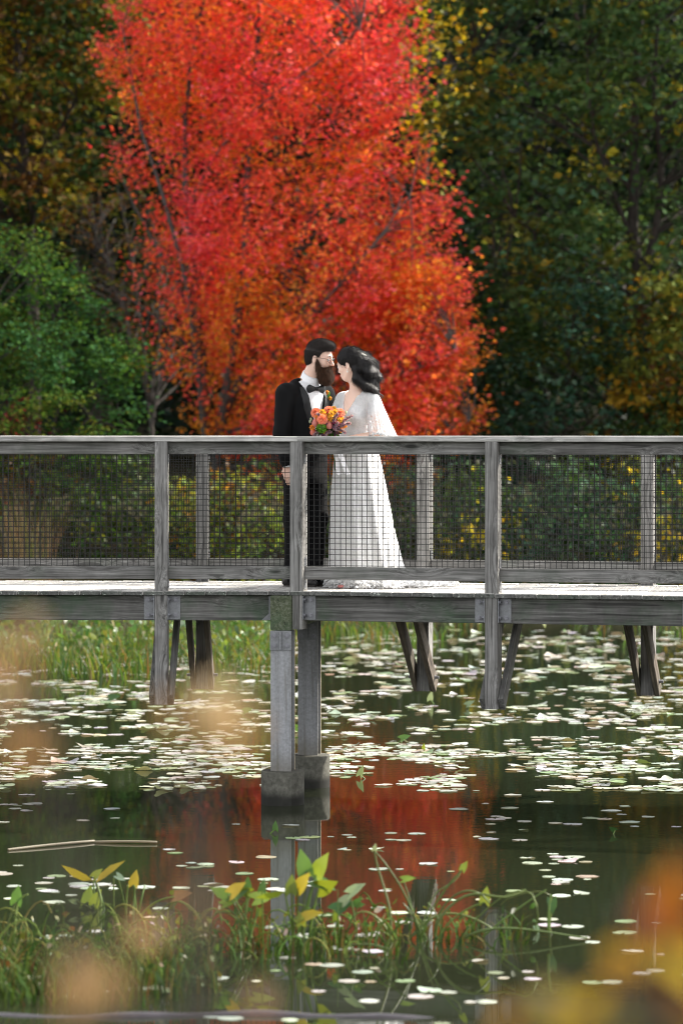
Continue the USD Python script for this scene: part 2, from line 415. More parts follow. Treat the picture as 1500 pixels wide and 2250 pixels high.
def bolt(parent, at, d, r=.015, label=None):
    """A washer and a hexagonal bolt head standing off a face whose outward direction is d."""
    d = unit(d)
    e = unit(np.cross([0, 0, 1], d)) if abs(d[2]) < .9 else np.array([1.0, 0, 0])
    washer, head = cyl(r * 1.55, 0, .004, 16), cyl(r, .004, .016, 6)
    part(parent, 'bolt', join([washer, head]), 'bolt_steel', matrix(e, np.cross(d, e), d, at))


def post(p, a, n, front, tail):
    """A 4 x 6 post at p (centre, on the rail line) with its brackets, down to the height tail."""
    name = 'post'
    q = np.array([p[0], p[1]])
    m = part(bridge, name, bar(CAP_TOP - .0385 - tail, PW, PD), 'post_wood', matrix((0, 0, 1), (a[0], a[1], 0), (n[0], n[1], 0), v3(q, tail)))
    # bar's local y is the width along the rail, local z the depth across
    for s in (-1, 1):
        for z, h in ((2.428 - .062, .06), (1.652, .062), (DECK_Z + .012, .06)):
            x = np.array([a[0], a[1], 0]) * s
            y = np.array([n[0], n[1], 0]) * (1 if s > 0 else 1)
            at = v3(q + a * s * (PW / 2 + .0005) + n * (.012), z)
            b = part(m, 'bracket', nail_plate(.06, h), 'galvanized', None)
            # the bracket is a child of the post, so place it in the post's own frame
            loc = np.array([z - tail, s * (PW / 2 + .0005), .012])
            UsdGeom.Xformable(UsdGeom.Mesh(b)).AddTransformOp().Set(matrix((0, s, 0), (0, 0, 1), (1, 0, 0), loc))
    return m


def mesh_panel(p, q, n, z0, z1, pitch=.0381, r=.0021):
    d = q - p
    L = np.linalg.norm(d)
    ms = []
    nv = int(L / pitch)
    off = (L - nv * pitch) / 2
    for i in range(nv + 1):
        x = off + i * pitch
        ms.append(box(x - r, x + r, -r, r, 0, z1 - z0))
    nh = int((z1 - z0) / pitch)
    for i in range(nh + 1):
        z = .006 + i * pitch
        ms.append(box(0, L, r + .0003, 3 * r, z - r, z + r))
    x = unit((*d, 0))
    part(bridge, 'mesh_panel', join(ms), 'wire_coat', matrix(x, (n[0], n[1], 0), (0, 0, 1), v3(p, z0)))


def railing(k, cols_l, cols_r, sgn):
    """Posts in the photo's columns to the left of, at and to the right of the bend k; sgn: +1 for the near railing."""
    tail = .69
    seqs = []
    TL = sorted(on_line(k, aL, c) for c in cols_l)
    TR = sorted(on_line(k, aR, c) for c in cols_r)
    left = [(k + aL * t, aL, nL) for t in TL]
    right = [(k + aR * t, aR, nR) for t in TR]
    return left, right


near_l, near_r = railing(K0, (-1000, -548, -95, 355.5), (656, 1083.5, 1540, 2010, 2500), 1)
far_l, far_r = railing(K1, (-1019, -531, -43, 445), (933, 1424, 1915, 2400), -1)
# rails, caps and mesh between posts; the near side's rails sit at the post's middle
CAPW = .14


def run(posts, k, side):
    allp = sorted(posts, key=lambda w: w[0][0])
    for (p, a, n), (q, a2, n2) in zip(allp[:-1], allp[1:]):
        legs = [(p, q)]
        if side == 'far' and p[0] < k[0] < q[0]:
            legs = [(p, k), (k, q)]
        for (u, v) in legs:
            d = unit(v - u)
            nn = np.array([-d[1], d[0]])
            g0 = PW / 2 if u is p else 0.0
            g1 = PW / 2 if v is q else 0.0
            u2, v2 = u + d * g0, v - d * g1
            gap = .0015
            off = nn * (.016 if side == 'near' else -.016)
            timber(bridge, 'top_rail', v3(u2 + d * gap + off, 2.475), v3(v2 - d * gap + off, 2.475), .038, .089, 'grey_wood')
            timber(bridge, 'bottom_rail', v3(u2 + d * gap + off, 1.604), v3(v2 - d * gap + off, 1.604), .038, .089, 'grey_wood')
            mesh_panel(u2 + off * 2.2, v2 + off * 2.2, nn, 1.649, 2.4295)
    return allp


near = run(near_l + near_r, K0, 'near')
far = run(far_l + far_r, K1, 'far')
for p, a, n in near:
    at_bend = abs(p[0] - K0[0]) < .02
    post(p, a, n, True, 1.215 if at_bend else .69)
for p, a, n in far:
    post(p, a, n, False, .69)


def caps(k, lo, hi):
    for a, t0, t1 in ((aL, lo, 0), (aR, 0, hi)):
        p, q = k + a * t0, k + a * t1
        if a is aL:
            timber(bridge, 'rail_cap', v3(p, CAP_TOP - .019), v3(q, CAP_TOP - .019), CAPW, .038, 'cap_wood', c=.005)
        else:
            timber(bridge, 'rail_cap', v3(p + a * .004, CAP_TOP - .019), v3(q, CAP_TOP - .019), CAPW, .038, 'cap_wood', c=.005)


caps(K0, -5.65, 6.0)
caps(K1, -6.1, 6.0)

# deck boards, laid nearly at the bisector of the bend, each a board of its own
OVER_N, OVER_F = .078, .06
pitch = .1455
t = -5.8
i = 0
while t < 6.0:
    f = min(max((t + 1.5) / 3.0, 0), 1)
    ang = math.radians(7.0 + 2.2 * f)
    nb = np.array([math.sin(ang), math.cos(ang)])
    a = aL if t < 0 else aR
    nn = nL if t < 0 else nR
    c0 = K0 + a * t
    d0 = (OVER_N + rng.uniform(-.004, .004)) / nb.dot(nn)
    p = c0 - nb * d0
    # far end: where the board meets the far edge
    best = None
    for kk, aa, n2 in ((K1, aL, nL), (K1, aR, nR)):
        s = ((kk - p).dot(n2) + OVER_F) / nb.dot(n2)
        best = s if best is None else min(best, s)
    w = pitch * abs(a[0] * nb[1] - a[1] * nb[0]) - .005
    z = DECK_Z - .014 + rng.uniform(-.0012, .0012)
    e = np.array([nb[1], -nb[0]])
    bd_ = part(bridge, 'deck_board', bar(best, w, .028, .003), 'deck_wood', matrix((nb[0], nb[1], 0), (-e[0], -e[1], 0), (0, 0, 1), v3(p, z)))
    part(bd_, 'end_grain', box(-.003, -.0003, -w / 2 + .002, w / 2 - .002, -.0135, .0115), 'end_wood')
    t += pitch
    i += 1

# rim beams under both edges, joists across, with steel plates either side of the posts
BZ0, BZ1 = 1.274, 1.451
for k, off in ((K0, .012), (K1, -.012)):
    for a, n, t0, t1 in ((aL, nL, -5.8, -.075), (aR, nR, .075, 6.0)):
        timber(bridge, 'rim_beam', v3(k + a * t0 + n * off, (BZ0 + BZ1) / 2), v3(k + a * t1 + n * off, (BZ0 + BZ1) / 2), .075, BZ1 - BZ0, 'beam_wood')
for tt in (-5.2, -4.5, -3.9, -3.25, -2.6, -1.9, -1.2, -.62, .62, 1.2, 1.8, 2.4, 3.0, 3.7, 4.4, 5.1):
    a, n = (aL, nL) if tt < 0 else (aR, nR)
    p = K0 + a * tt
    timber(bridge, 'joist', v3(p + n * .06, 1.361), v3(p + n * (W - .06), 1.361), .045, .175, 'brown_wood')
for i, (p, a, n) in enumerate(near):
    if abs(p[0] - K0[0]) < .02:
        sides = (1,)
    else:
        sides = (-1, 1)
    for s in sides:
        w = .075 if s < 0 else .085
        x = a * s
        at = p + a * s * (PW / 2 + .002) - n * (.0375 - .012 + .001)
        pl = part(bridge, 'steel_plate', join([box(0, w, -.005, 0, 0, .166), box(0, .005, -.042, -.005, 0, .166)]), 'galvanized',
                  matrix((x[0], x[1], 0), (n[0], n[1], 0), (0, 0, 1), v3(at, 1.281)) if s > 0 else matrix((x[0], x[1], 0), (n[0], n[1], 0), (0, 0, 1), v3(at, 1.281)))
        for z in (.03, .137):
            b = cyl(.0125, 0, .012, 6)
            ws = cyl(.02, 0, .003, 16)
            m = join([ws, (b[0] + (0, 0, .003), b[1])])
            part(pl, 'bolt', m, 'bolt_steel', matrix((1, 0, 0), (0, 0, 1), (0, -1, 0), (w * .62, -.005, z)))
            part(pl, 'bolt', m, 'bolt_steel', matrix((0, 1, 0), (0, 0, 1), (1, 0, 0), (.005, -.024, z + .001)))

# braces: a pair of planks clasping the foot of each hanging post, rising inwards to the joists
def braces(p, a, n, inward):
    for s in (-1, 1):
        c = p + a * s * (PW / 2 + .0205)
        lo = v3(c - n * inward * .02, .735)
        hi = v3(c + n * inward * .60, 1.34)
        d = unit(hi - lo)
        lo2 = lo - d * .02
        br = timber(bridge, 'brace', lo2, hi, .038, .11, 'grey_wood' if inward > 0 else 'brown_wood', up=(0, 0, 1))  # far pair takes the browner wood, standing for shade under the deck
        part(br, 'bolt', join([cyl(.018, 0, .004, 14), cyl(.011, .004, .03, 6)]), 'bolt_steel', matrix((1, 0, 0), (0, 0, s * 1.0), (0, -s, 0), (.10, -s * .019, 0)) if False else
             matrix((1, 0, 0), (0, 0, -s), (0, s, 0), (.10, s * .019, 0)))


for p, a, n in near:
    if abs(p[0] - K0[0]) > .02:
        braces(p, a, n, 1)
for p, a, n in far:
    braces(p, a, n, -1)

# the pier at the bend: a heavy mossy cross beam on two steel H piles in round concrete footings
cx = K0 + np.array([-.105, 0.0]) - nB * .12
cap_l = 1.62
timber(bridge, 'cross_beam', v3(cx, (1.2105 + 1.4505) / 2), v3(cx + nB * cap_l, (1.2105 + 1.4505) / 2), .145, .24, 'mossy_wood', c=.006)
for j, sft in enumerate((.08, 1.26)):
    c = cx + nB * sft
    e = np.array([nB[1], -nB[0]])
    top, foot = 1.2095, .235
    M = matrix((e[0], e[1], 0), (nB[0], nB[1], 0), (0, 0, 1), v3(c, 0))
    H = part(bridge, 'pile', join([box(-.072, .072, -.075, -.064, foot - .02, top - .002), box(-.005, .005, -.064, .064, foot - .02, top - .002), box(-.072, .072, .064, .075, foot - .02, top - .002)]), 'pile_steel', M,
             label=None)
    part(H, 'flange_edge', box(.0722, .0752, .0645, .0752, foot, top - .01), 'sunlit_edge')  # thin strip added to paint the sunlit edge of the rear flange
    pl = part(H, 'cap_plate', join([box(-.075, .075, -.084, -.0755, top - .135, top - .003), box(-.006, .006, -.10, -.084, top - .13, top - .004)]), 'galvanized')
    for bx_ in (-.045, .045):
        for bz in (top - .105, top - .035):
            part(pl, 'bolt', join([cyl(.018, 0, .003, 14), cyl(.011, .003, .012, 6)]), 'bolt_steel', matrix((1, 0, 0), (0, 0, 1), (0, -1, 0), (bx_, -.084, bz)))
    part(bridge, 'footing', cyl(.15, -.8, foot, 48, bev=.008), 'concrete', M, smooth=25)
# the joist hanger strap left of the cross beam
hp = K0 + aL * -.205 - nL * .032
part(bridge, 'joist_hanger', join([box(0, .018, -.003, 0, 0, .165), (np.array([(-.05, -.003, 0), (0, -.003, 0), (0, -.003, .045), (-.05, 0, 0), (0, 0, 0), (0, 0, .045)], float), np.array([(0, 1, 2), (3, 5, 4), (0, 2, 5), (0, 5, 3), (1, 4, 5), (1, 5, 2), (0, 3, 4), (0, 4, 1)]))]),
     'galvanized', matrix((aL[0], aL[1], 0), (nL[0], nL[1], 0), (0, 0, 1), v3(hp, 1.278)))

# ------------------------------------------------------------------ foliage
R = np.random.default_rng(11)
SHAPES = {
    'kite': (np.array([(0, 0, 0), (.5, -.36, .10), (1, 0, -.05), (.5, .36, .10)]), np.array([(0, 1, 2), (0, 2, 3)])),
    'oval': (np.array([(0, 0, 0), (.3, -.26, .06), (.7, -.24, .05), (1, 0, -.10), (.7, .24, .05), (.3, .26, .06), ]), np.array([(0, 1, 5), (1, 2, 5), (2, 4, 5), (2, 3, 4)])),
    'maple': (np.array([(0, 0, 0), (.12, -.48, .06), (.38, -.26, .02), (.62, -.56, .08), (.62, -.22, .0), (1.05, 0, -.12), (.62, .22, .0), (.62, .56, .08), (.38, .26, .02), (.12, .48, .06)]),
              np.array([(0, 1, 2), (2, 3, 4), (4, 5, 6), (6, 7, 8), (8, 9, 0), (0, 2, 8), (2, 4, 8), (4, 6, 8)])),
}


def leaf_mesh(P, axis, nrm, size, col, shape):
    """Leaves at P, each pointing along axis with its face along nrm."""
    tv, tf = SHAPES[shape]
    n = len(P)
    x = axis / (np.linalg.norm(axis, axis=1, keepdims=True) + 1e-9)
    y = np.cross(nrm, x); y /= np.linalg.norm(y, axis=1, keepdims=True) + 1e-9
    z = np.cross(x, y)
    s = np.broadcast_to(np.asarray(size, float), (n,))[:, None, None]
    V = P[:, None] + s * (tv[None, :, :1] * x[:, None] + tv[None, :, 1:2] * y[:, None] + tv[None, :, 2:] * z[:, None])
    F = tf[None] + (np.arange(n) * len(tv))[:, None, None]
    return V.reshape(-1, 3), F.reshape(-1, 3), np.repeat(col, len(tv), axis=0)


def palette(n, cols, w=None, jitter=.18, rng=R):
    cols = np.asarray(cols, float)
    k = rng.choice(len(cols), n, p=None if w is None else np.asarray(w) / np.sum(w))
    return np.clip(cols[k] * np.exp(rng.normal(0, jitter, (n, 1))) * np.exp(rng.normal(0, jitter * .4, (n, 3))), 0, .9)


def sprays(centers, per, spread, size, colf, shape, droop=.3, rng=R, out=None, up=.9, axis=None):
    """Leaves gathered in flat sprays about the centers. colf(k, rng) gives k leaf colours per spray index array."""
    n = len(centers)
    cnt = np.maximum(1, (per * rng.uniform(.6, 1.4, n)).astype(int))
    idx = np.repeat(np.arange(n), cnt)
    N = len(idx)
    sc = rng.uniform(.7, 1.3, n)[idx][:, None]
    # each spray lies in a tilted plane
    tilt = rng.normal(0, .35, (n, 2))
    o = rng.normal(0, 1, (N, 3)) * np.array([spread, spread, spread * .38]) * sc
    o[:, 2] += o[:, 0] * tilt[idx, 0] + o[:, 1] * tilt[idx, 1]
    if axis is not None:                       # sprays drawn out along the bough that carries them
        o += axis[idx] * (rng.normal(0, spread * 1.15, N) * sc[:, 0])[:, None]
    P = centers[idx] + o
    ax = o * np.array([1, 1, .4]) / spread + rng.normal(0, .7, (N, 3)) * np.array([1, 1, .5])
    ax[:, 2] -= droop
    nr = rng.normal(0, .75, (N, 3)); nr[:, 2] += up
    return leaf_mesh(P, ax, nr, size * rng.uniform(.7, 1.3, N), colf(idx, rng), shape)


def poly_bounds(rows):
    ys, a, b = np.array(rows, float).T
    return lambda y: (np.interp(y, ys, a), np.interp(y, ys, b))


def crown_points(n, D, rows, depth, rng=R, shell=.55, y0=None, y1=None, gap=0.0, gscale=.9, seed=0):
    """Points through a crown whose outline at the distance D spans, row by row of the photo, the columns in rows; depth: its half depth in metres."""
    f = poly_bounds(rows)
    lo, hi = rows[0][0], rows[-1][0]
    out = []
    while len(out) < n:
        py = rng.uniform(lo, hi)
        a, b = f(py)
        if rng.uniform() > (b - a) / 900:
            if rng.uniform() > .999: pass
            else: continue
        u = rng.uniform(-1, 1)
        v = rng.uniform(-1, 1)
        r = math.hypot(u, v)
        if r > 1 or rng.uniform() > .35 + .65 * r ** (shell * 3):
            continue
        dy = v * depth
        x = PX((a + b) / 2, D) + u * (b - a) / 2 * D / FOCAL
        p = (x, D + dy, PZ(py, D))
        out.append(p)
    P = np.array(out)
    if gap:
        keep = meshkit.fbm(P * gscale, 3, seed) > gap
        P = P[keep]
    return P


def curve(pts, n=10, wob=0.0, rng=R):
    """A smooth line through the points."""
    from scipy.interpolate import CubicSpline
    p = np.asarray(pts, float)
    t = np.concatenate([[0], np.cumsum(np.linalg.norm(np.diff(p, axis=0), axis=1))])
    q = CubicSpline(t, p)(np.linspace(0, t[-1], n)) if len(p) > 2 else np.linspace(p[0], p[-1], n)
    if wob:
        q[1:-1] += rng.normal(0, wob, (n - 2, 3))
    return q


def twigs(stems, centers, r0=.012, r1=.004, rng=R, sides=4):
    """A thin bough from the nearest lower point of a stem out to every center."""
    S_ = np.vstack(stems)
    ms = []
    for c in centers:
        d = S_ - c
        cost = np.linalg.norm(d[:, :2], axis=1) + np.abs(d[:, 2] + .55 * np.linalg.norm(d[:, :2], axis=1))
        s = S_[np.argmin(cost)]
        mid = s * .45 + c * .55 + np.array([0, 0, .08]) + rng.normal(0, .05, 3)
        L = np.linalg.norm(c - s)
        if L < .15: continue
        k = min(L / 1.2, 1.6)
        ms.append(tube(curve([s, mid, c], 5), np.linspace(r0 * k, r1, 5), sides, caps=False))
    return join(ms)


def tree(name, label, stems, crowns, bark='bark', group=None, branch_centers=None, br=(.016, .005), cat='tree', leafmat='leaves'):
    """stems: list of (points, r0, r1), the first the trunk; crowns: list of (V, F, C)."""
    base = np.asarray(stems[0][0][0], float)
    t, o = thing(name, label, cat, base, group=group)
    lines = []
    for i, (pts, r0, r1) in enumerate(stems):
        q = curve(pts, 14, .012)
        lines.append(q)
        part(t, 'trunk' if i == 0 else 'limb', (lambda m: (m[0] - o, m[1]))(tube(q, np.linspace(r0, r1, len(q)), 8)), bark, smooth=True)
    if branch_centers is not None and len(branch_centers):
        v, f = twigs(lines, branch_centers, *br)
        part(t, 'branches', (v - o, f), bark, kind='stuff')
    V, F, C, k = [], [], [], 0
    for v, f, c in crowns:
        V.append(v); F.append(f + k); C.append(c); k += len(v)
    part(t, 'crown', (np.vstack(V) - o, np.vstack(F)), leafmat, col=np.vstack(C))
    return t


def pt(px, py, D):
    return (PX(px, D), D, PZ(py, D))


# the red maple
MD = 52.0
mrows = [(-420, 420, 780), (-250, 330, 850), (-100, 285, 885), (0, 262, 900), (60, 255, 905), (150, 205, 900), (240, 225, 900), (300, 215, 942), (380, 245, 938), (450, 262, 975), (520, 300, 975),
         (560, 250, 985), (640, 225, 1010), (690, 290, 1010), (740, 320, 1030), (800, 335, 1045), (850, 380, 990), (905, 400, 1040), (930, 430, 1060), (985, 520, 930), (1050, 760, 890)]
mc = crown_points(1800, MD, mrows, 1.5, gap=.41, gscale=1.25, seed=3)
# fewer sprays at the lower left, where the stems stand bare
ex = crown_points(260, MD, [(560, 800, 985), (640, 790, 1010), (740, 800, 1035), (800, 830, 1048), (860, 780, 1000), (905, 700, 1045), (935, 640, 1062), (975, 600, 930)], 1.0)
mc = np.vstack([mc, ex])
mcx, mcy = mc[:, 0] * FOCAL / MD + 750, HORIZON - (mc[:, 2] - EYE_Z) * FOCAL / MD
thin = np.clip((470 - mcx) / 130, 0, 1) * np.clip((mcy - 250) / 200, 0, 1)
mc = mc[R.uniform(size=len(mc)) > thin * .86]
RED, CRIM, ORNG, GOLD, PINK = (.72, .125, .085), (.62, .065, .095), (.74, .235, .055), (.64, .30, .04), (.72, .13, .16)


def maple_col(idx, rng):
    c = mc[idx]
    px = c[:, 0] * FOCAL / MD + 750
    py = HORIZON - (c[:, 2] - EYE_Z) * FOCAL / MD
    # the tree is turning: still gold and orange inside and low down, red where the crown is exposed
    n = meshkit.fbm(c * .9, 3, 5)
    inner = np.clip(1 - np.abs(px - 640) / 420, 0, 1) * .3 + np.clip((py - 420) / 480, 0, 1) * .50 + (n - .5) * 2.4 + .18 + .25 * (c[:, 1] - MD) / 1.5
    r = rng.uniform(size=len(idx)) * .6 - .3 + inner
    sp = R0[idx]
    r = r + (sp - .5) * .7
    col = np.where((r > .62)[:, None], ORNG, np.where((r < -.12)[:, None], PINK, RED))
    col = np.where((r > .98)[:, None], GOLD, col)
    col = np.where(((r < .10) & (rng.uniform(size=len(idx)) < .4))[:, None], CRIM, col)
    return np.clip(col * np.exp(rng.normal(0, .2, (len(idx), 1))) * np.exp(rng.normal(0, .1, (len(idx), 3))), 0, .9)


R0 = R.uniform(size=6000)
b = pt(470, 1150, MD)
mstems = [([b, pt(462, 1000, MD), pt(440, 800, MD + .1), pt(420, 560, MD), pt(405, 330, MD), pt(430, 100, MD), pt(470, -150, MD)], .085, .02),
          ([pt(468, 1090, MD), pt(490, 900, MD - .2), pt(520, 700, MD - .2), pt(540, 450, MD), pt(560, 150, MD), pt(580, -200, MD)], .08, .02),
          ([pt(462, 1040, MD), pt(430, 760, MD - .4), pt(395, 560, MD - .5), pt(345, 390, MD - .6), pt(290, 200, MD - .6), pt(270, 60, MD - .5)], .06, .012),
          ([pt(490, 930, MD + .2), pt(590, 700, MD + .5), pt(690, 450, MD + .6), pt(750, 200, MD + .6), pt(780, -100, MD + .5)], .06, .012),
          ([pt(495, 880, MD - .2), pt(640, 740, MD - .6), pt(800, 560, MD - .9), pt(900, 430, MD - .9)], .045, .01),
          ([pt(500, 950, MD - .2), pt(680, 900, MD - .5), pt(860, 830, MD - .7), pt(1000, 770, MD - .8)], .04, .008),
          ([pt(480, 1040, MD), pt(640, 1000, MD - .3), pt(850, 980, MD - .4), pt(1030, 925, MD - .5)], .04, .008),
          ([pt(450, 850, MD), pt(400, 640, MD + .4), pt(310, 480, MD + .7), pt(245, 330, MD + .7)], .045, .008),
          ([pt(440, 800, MD), pt(370, 720, MD - .6), pt(290, 660, MD - .8), pt(240, 630, MD - .9)], .03, .006),
          ([pt(415, 520, MD), pt(480, 330, MD - .5), pt(640, 180, MD - 1.0), pt(790, 60, MD - 1.1)], .04, .008)]
mcx = mc[:, 0] * FOCAL / MD + 750
max_ = np.stack([np.clip((mcx - 480) / 300, -1, 1) * .8 + R.normal(0, .15, len(mc)), (mc[:, 1] - MD) * .4, .75 + R.normal(0, .15, len(mc))], 1)
max_ /= np.linalg.norm(max_, axis=1, keepdims=True)
tree('maple_tree', 'tall red and orange autumn maple behind the couple', mstems, [sprays(mc, 56, .14, .064, maple_col, 'maple', droop=.35, axis=max_)], 'grey_bark', branch_centers=mc[::3], br=(.013, .004))

# the round green bush on the left bank
BD = 49.0
brows = [(500, -60, 60), (540, -150, 95), (600, -220, 165), (680, -260, 225), (760, -300, 300), (840, -300, 330), (930, -300, 335), (1040, -280, 310), (1150, -250, 260)]
bc = crown_points(760, BD, brows, 1.5, shell=.9, gap=.38, gscale=1.5, seed=2)
n_ = meshkit.fbm(bc * 1.1, 3, 9)
GRN = np.array([(.038, .100, .018), (.070, .140, .022), (.030, .088, .028), (.115, .145, .024)])


def bush_col(idx, rng):
    k = np.clip((n_[idx] - .5) * 3 + .5 + rng.normal(0, .25, len(idx)), 0, .999)
    c = GRN[(np.array([2, 0, 0, 1, 1, 3])[(k * 6).astype(int)])]
    red = (rng.uniform(size=len(idx)) < .25) & (np.abs(bc[idx, 0] - PX(20, BD)) < .35) & (bc[idx, 2] < 3.0)
    c = np.where(red[:, None], (.16, .02, .03), c)
    return np.clip(c * np.exp(rng.normal(0, .22, (len(idx), 1))), 0, .9)


bb = np.array(pt(60, 1200, BD))
tree('green_bush', 'big rounded dark green bush rising above the left railing', [([bb, bb + (0, 0, 1.2), bb + (.1, 0, 2.6)], .05, .015)] +
     [([bb + (0, 0, .1), bb + (dx * .5, dy, 1.2), bb + (dx, dy * 1.5, h)], .035, .008) for dx, dy, h in ((-1.2, .2, 2.6), (1.0, -.3, 2.0), (.5, .4, 2.8), (-.6, -.5, 3.0), (1.4, .2, 1.6))],
     [sprays(bc, 44, .13, .066, bush_col, 'oval', droop=.15, up=.6)], branch_centers=bc[::5], cat='bush', leafmat='dim_leaves')


def mixcol(cols, w, spray_w=.5, seed=1, cen=None, jit=.22):
    """Mostly one colour to a spray, with some strays."""
    cols = np.asarray(cols, float)
    w = np.asarray(w, float) / np.sum(w)
    n = meshkit.fbm(cen * 1.1, 3, seed) + np.random.default_rng(seed).normal(0, .05, len(cen))
    order = np.argsort(np.argsort(n)) / len(n)
    k0 = np.searchsorted(np.cumsum(w), order, 'right').clip(0, len(cols) - 1)

    def f(idx, rng):
        k = np.where(rng.uniform(size=len(idx)) < spray_w, k0[idx], rng.choice(len(cols), len(idx), p=w))
        return np.clip(cols[k] * np.exp(rng.normal(0, jit, (len(idx), 1))) * np.exp(rng.normal(0, jit * .4, (len(idx), 3))), 0, .9)
    return f


DKG, OLV, YEL, BRN, GLD = (.022, .048, .014), (.060, .075, .014), (.30, .25, .02), (.085, .045, .015), (.22, .13, .012)
BLG, LTG, TEAL = (.035, .085, .055), (.085, .13, .03), (.024, .060, .040)


def leafy(name, label, D, rows, depth, n, per, spread, size, cols, w, stems, shape='kite', gap=0.0, seed=1, bark='bark', group=None, br=(.018, .005), every=3, shell=.55, cat='tree', jit=.15, gscale=.9, spray_w=.82, leafmat='dim_leaves', clear=None):
    c = crown_points(n, D, rows, depth, shell=shell, gap=gap, seed=seed, gscale=gscale)
    if clear:                                   # boughs part before the trunk
        q = c[:, 0] / c[:, 1] * FOCAL + 750
        r_ = HORIZON - (c[:, 2] - EYE_Z) * FOCAL / c[:, 1]
        m = (np.abs(q - clear[0]) < clear[1]) & (c[:, 1] < D + .4) & (r_ > clear[2]) & (r_ < clear[3])
        c = c[~(m & (R.uniform(size=len(c)) < .85))]
    return tree(name, label, stems, [sprays(c, per, spread, size, mixcol(cols, w, spray_w, seed, c, jit), shape)], bark, group, c[::every], br, cat, leafmat)


# the broad dark tree on the right, its trunk forking at the photo's (1405, 620)
D = 55.0
leafy('broad_tree', 'broad dark tree with forking trunk and yellowing green leaves, upper right', D,
      [(-420, 1100, 1700), (-200, 1010, 1850), (0, 985, 1950), (120, 960, 1980), (250, 945, 2000), (400, 930, 2000), (520, 940, 2000), (650, 980, 1980), (760, 1080, 1900), (860, 1180, 1800)], 2.3, 1500, 24, .20, .15,
      [(.046, .095, .032), (.066, .12, .042), (.115, .13, .026), (.05, .105, .055), (.20, .155, .02), (.28, .25, .025)], [.34, .30, .20, .10, .04, .02],
      [([pt(1415, 1180, D), pt(1410, 900, D), pt(1408, 700, D), pt(1405, 610, D)], .16, .12),
       ([pt(1405, 620, D), pt(1392, 520, D), pt(1392, 400, D), pt(1398, 200, D), pt(1410, -150, D)], .10, .03),
       ([pt(1405, 610, D), pt(1440, 500, D - .2), pt(1450, 400, D - .2), pt(1440, 200, D - .3), pt(1470, -50, D - .3)], .07, .02),
       ([pt(1400, 625, D), pt(1330, 590, D - .5), pt(1240, 545, D - .8), pt(1130, 480, D - 1)], .06, .012),
       ([pt(1408, 660, D), pt(1320, 625, D + .4), pt(1200, 610, D + .7), pt(1090, 590, D + .8)], .05, .01),
       ([pt(1408, 630, D), pt(1480, 605, D - .4), pt(1600, 590, D - .6)], .05, .012),
       ([pt(1395, 430, D), pt(1290, 300, D + .3), pt(1150, 180, D + .5), pt(1040, 120, D + .6)], .05, .01),
       ([pt(1392, 540, D), pt(1350, 430, D - .7), pt(1310, 300, D - 1.1), pt(1290, 100, D - 1.2)], .04, .01),
       ([pt(1400, 330, D), pt(1500, 200, D - .5), pt(1650, 80, D - .8)], .05, .012)], gap=.41, seed=21, gscale=1.0, clear=(1402, 75, 330, 800))
# blue-green shrub in front of it
D = 53.6
leafy('dogwood_shrub', 'loose blue-green shrub on the right bank below the dark tree', D,
      [(560, 1240, 1330), (640, 1180, 1380), (740, 1080, 1400), (840, 1020, 1450), (930, 980, 1480), (1050, 960, 1480), (1180, 1000, 1450)], 1.3, 420, 20, .17, .11,
      [(.03, .075, .048), (.05, .115, .075), DKG, (.10, .18, .12), OLV], [.34, .28, .2, .10, .08],
      [([pt(1215, 1250, D), pt(1230, 1050, D), pt(1250, 800, D), pt(1270, 600, D)], .035, .008), ([pt(1215, 1200, D), pt(1290, 930, D - .2), pt(1400, 860, D - .3)], .03, .008),
       ([pt(1215, 1180, D), pt(1130, 950, D + .2), pt(1060, 840, D + .2)], .03, .008), ([pt(1215, 1200, D), pt(1330, 1060, D - .3), pt(1450, 960, D - .4)], .02, .006)], shape='oval', gap=.36, seed=5, cat='shrub')
D = 54.4
leafy('dark_shrub', 'low dark green shrub beside the maple, right of the bride', D,
      [(600, 960, 1060), (700, 930, 1100), (800, 910, 1120), (900, 880, 1130), (1000, 820, 1120), (1100, 800, 1100)], 1.2, 380, 24, .18, .065,
      [DKG, TEAL, (.03, .07, .02), OLV], [.4, .25, .25, .1],
      [([pt(1000, 1200, D), pt(1000, 1000, D), pt(1010, 700, D)], .03, .008), ([pt(1000, 1150, D), pt(930, 950, D), pt(900, 850, D)], .02, .006)], shape='oval', gap=.34, seed=6, cat='shrub')
# a yellowing shrub low on the far right
D = 52.5
leafy('yellow_shrub', 'shrub with ochre and green leaves at the right edge', D,
      [(620, 1420, 1600), (720, 1380, 1680), (850, 1350, 1700), (960, 1340, 1700), (1060, 1350, 1700)], 1.2, 300, 22, .18, .11,
      [(.10, .115, .02), (.24, .15, .015), (.04, .075, .02), BRN], [.42, .22, .26, .10], [([pt(1500, 1200, D), pt(1510, 1000, D), pt(1530, 700, D)], .03, .008), ([pt(1500, 1150, D), pt(1430, 950, D), pt(1390, 800, D)], .02, .006)], shape='maple', gap=.34, seed=8, cat='shrub')
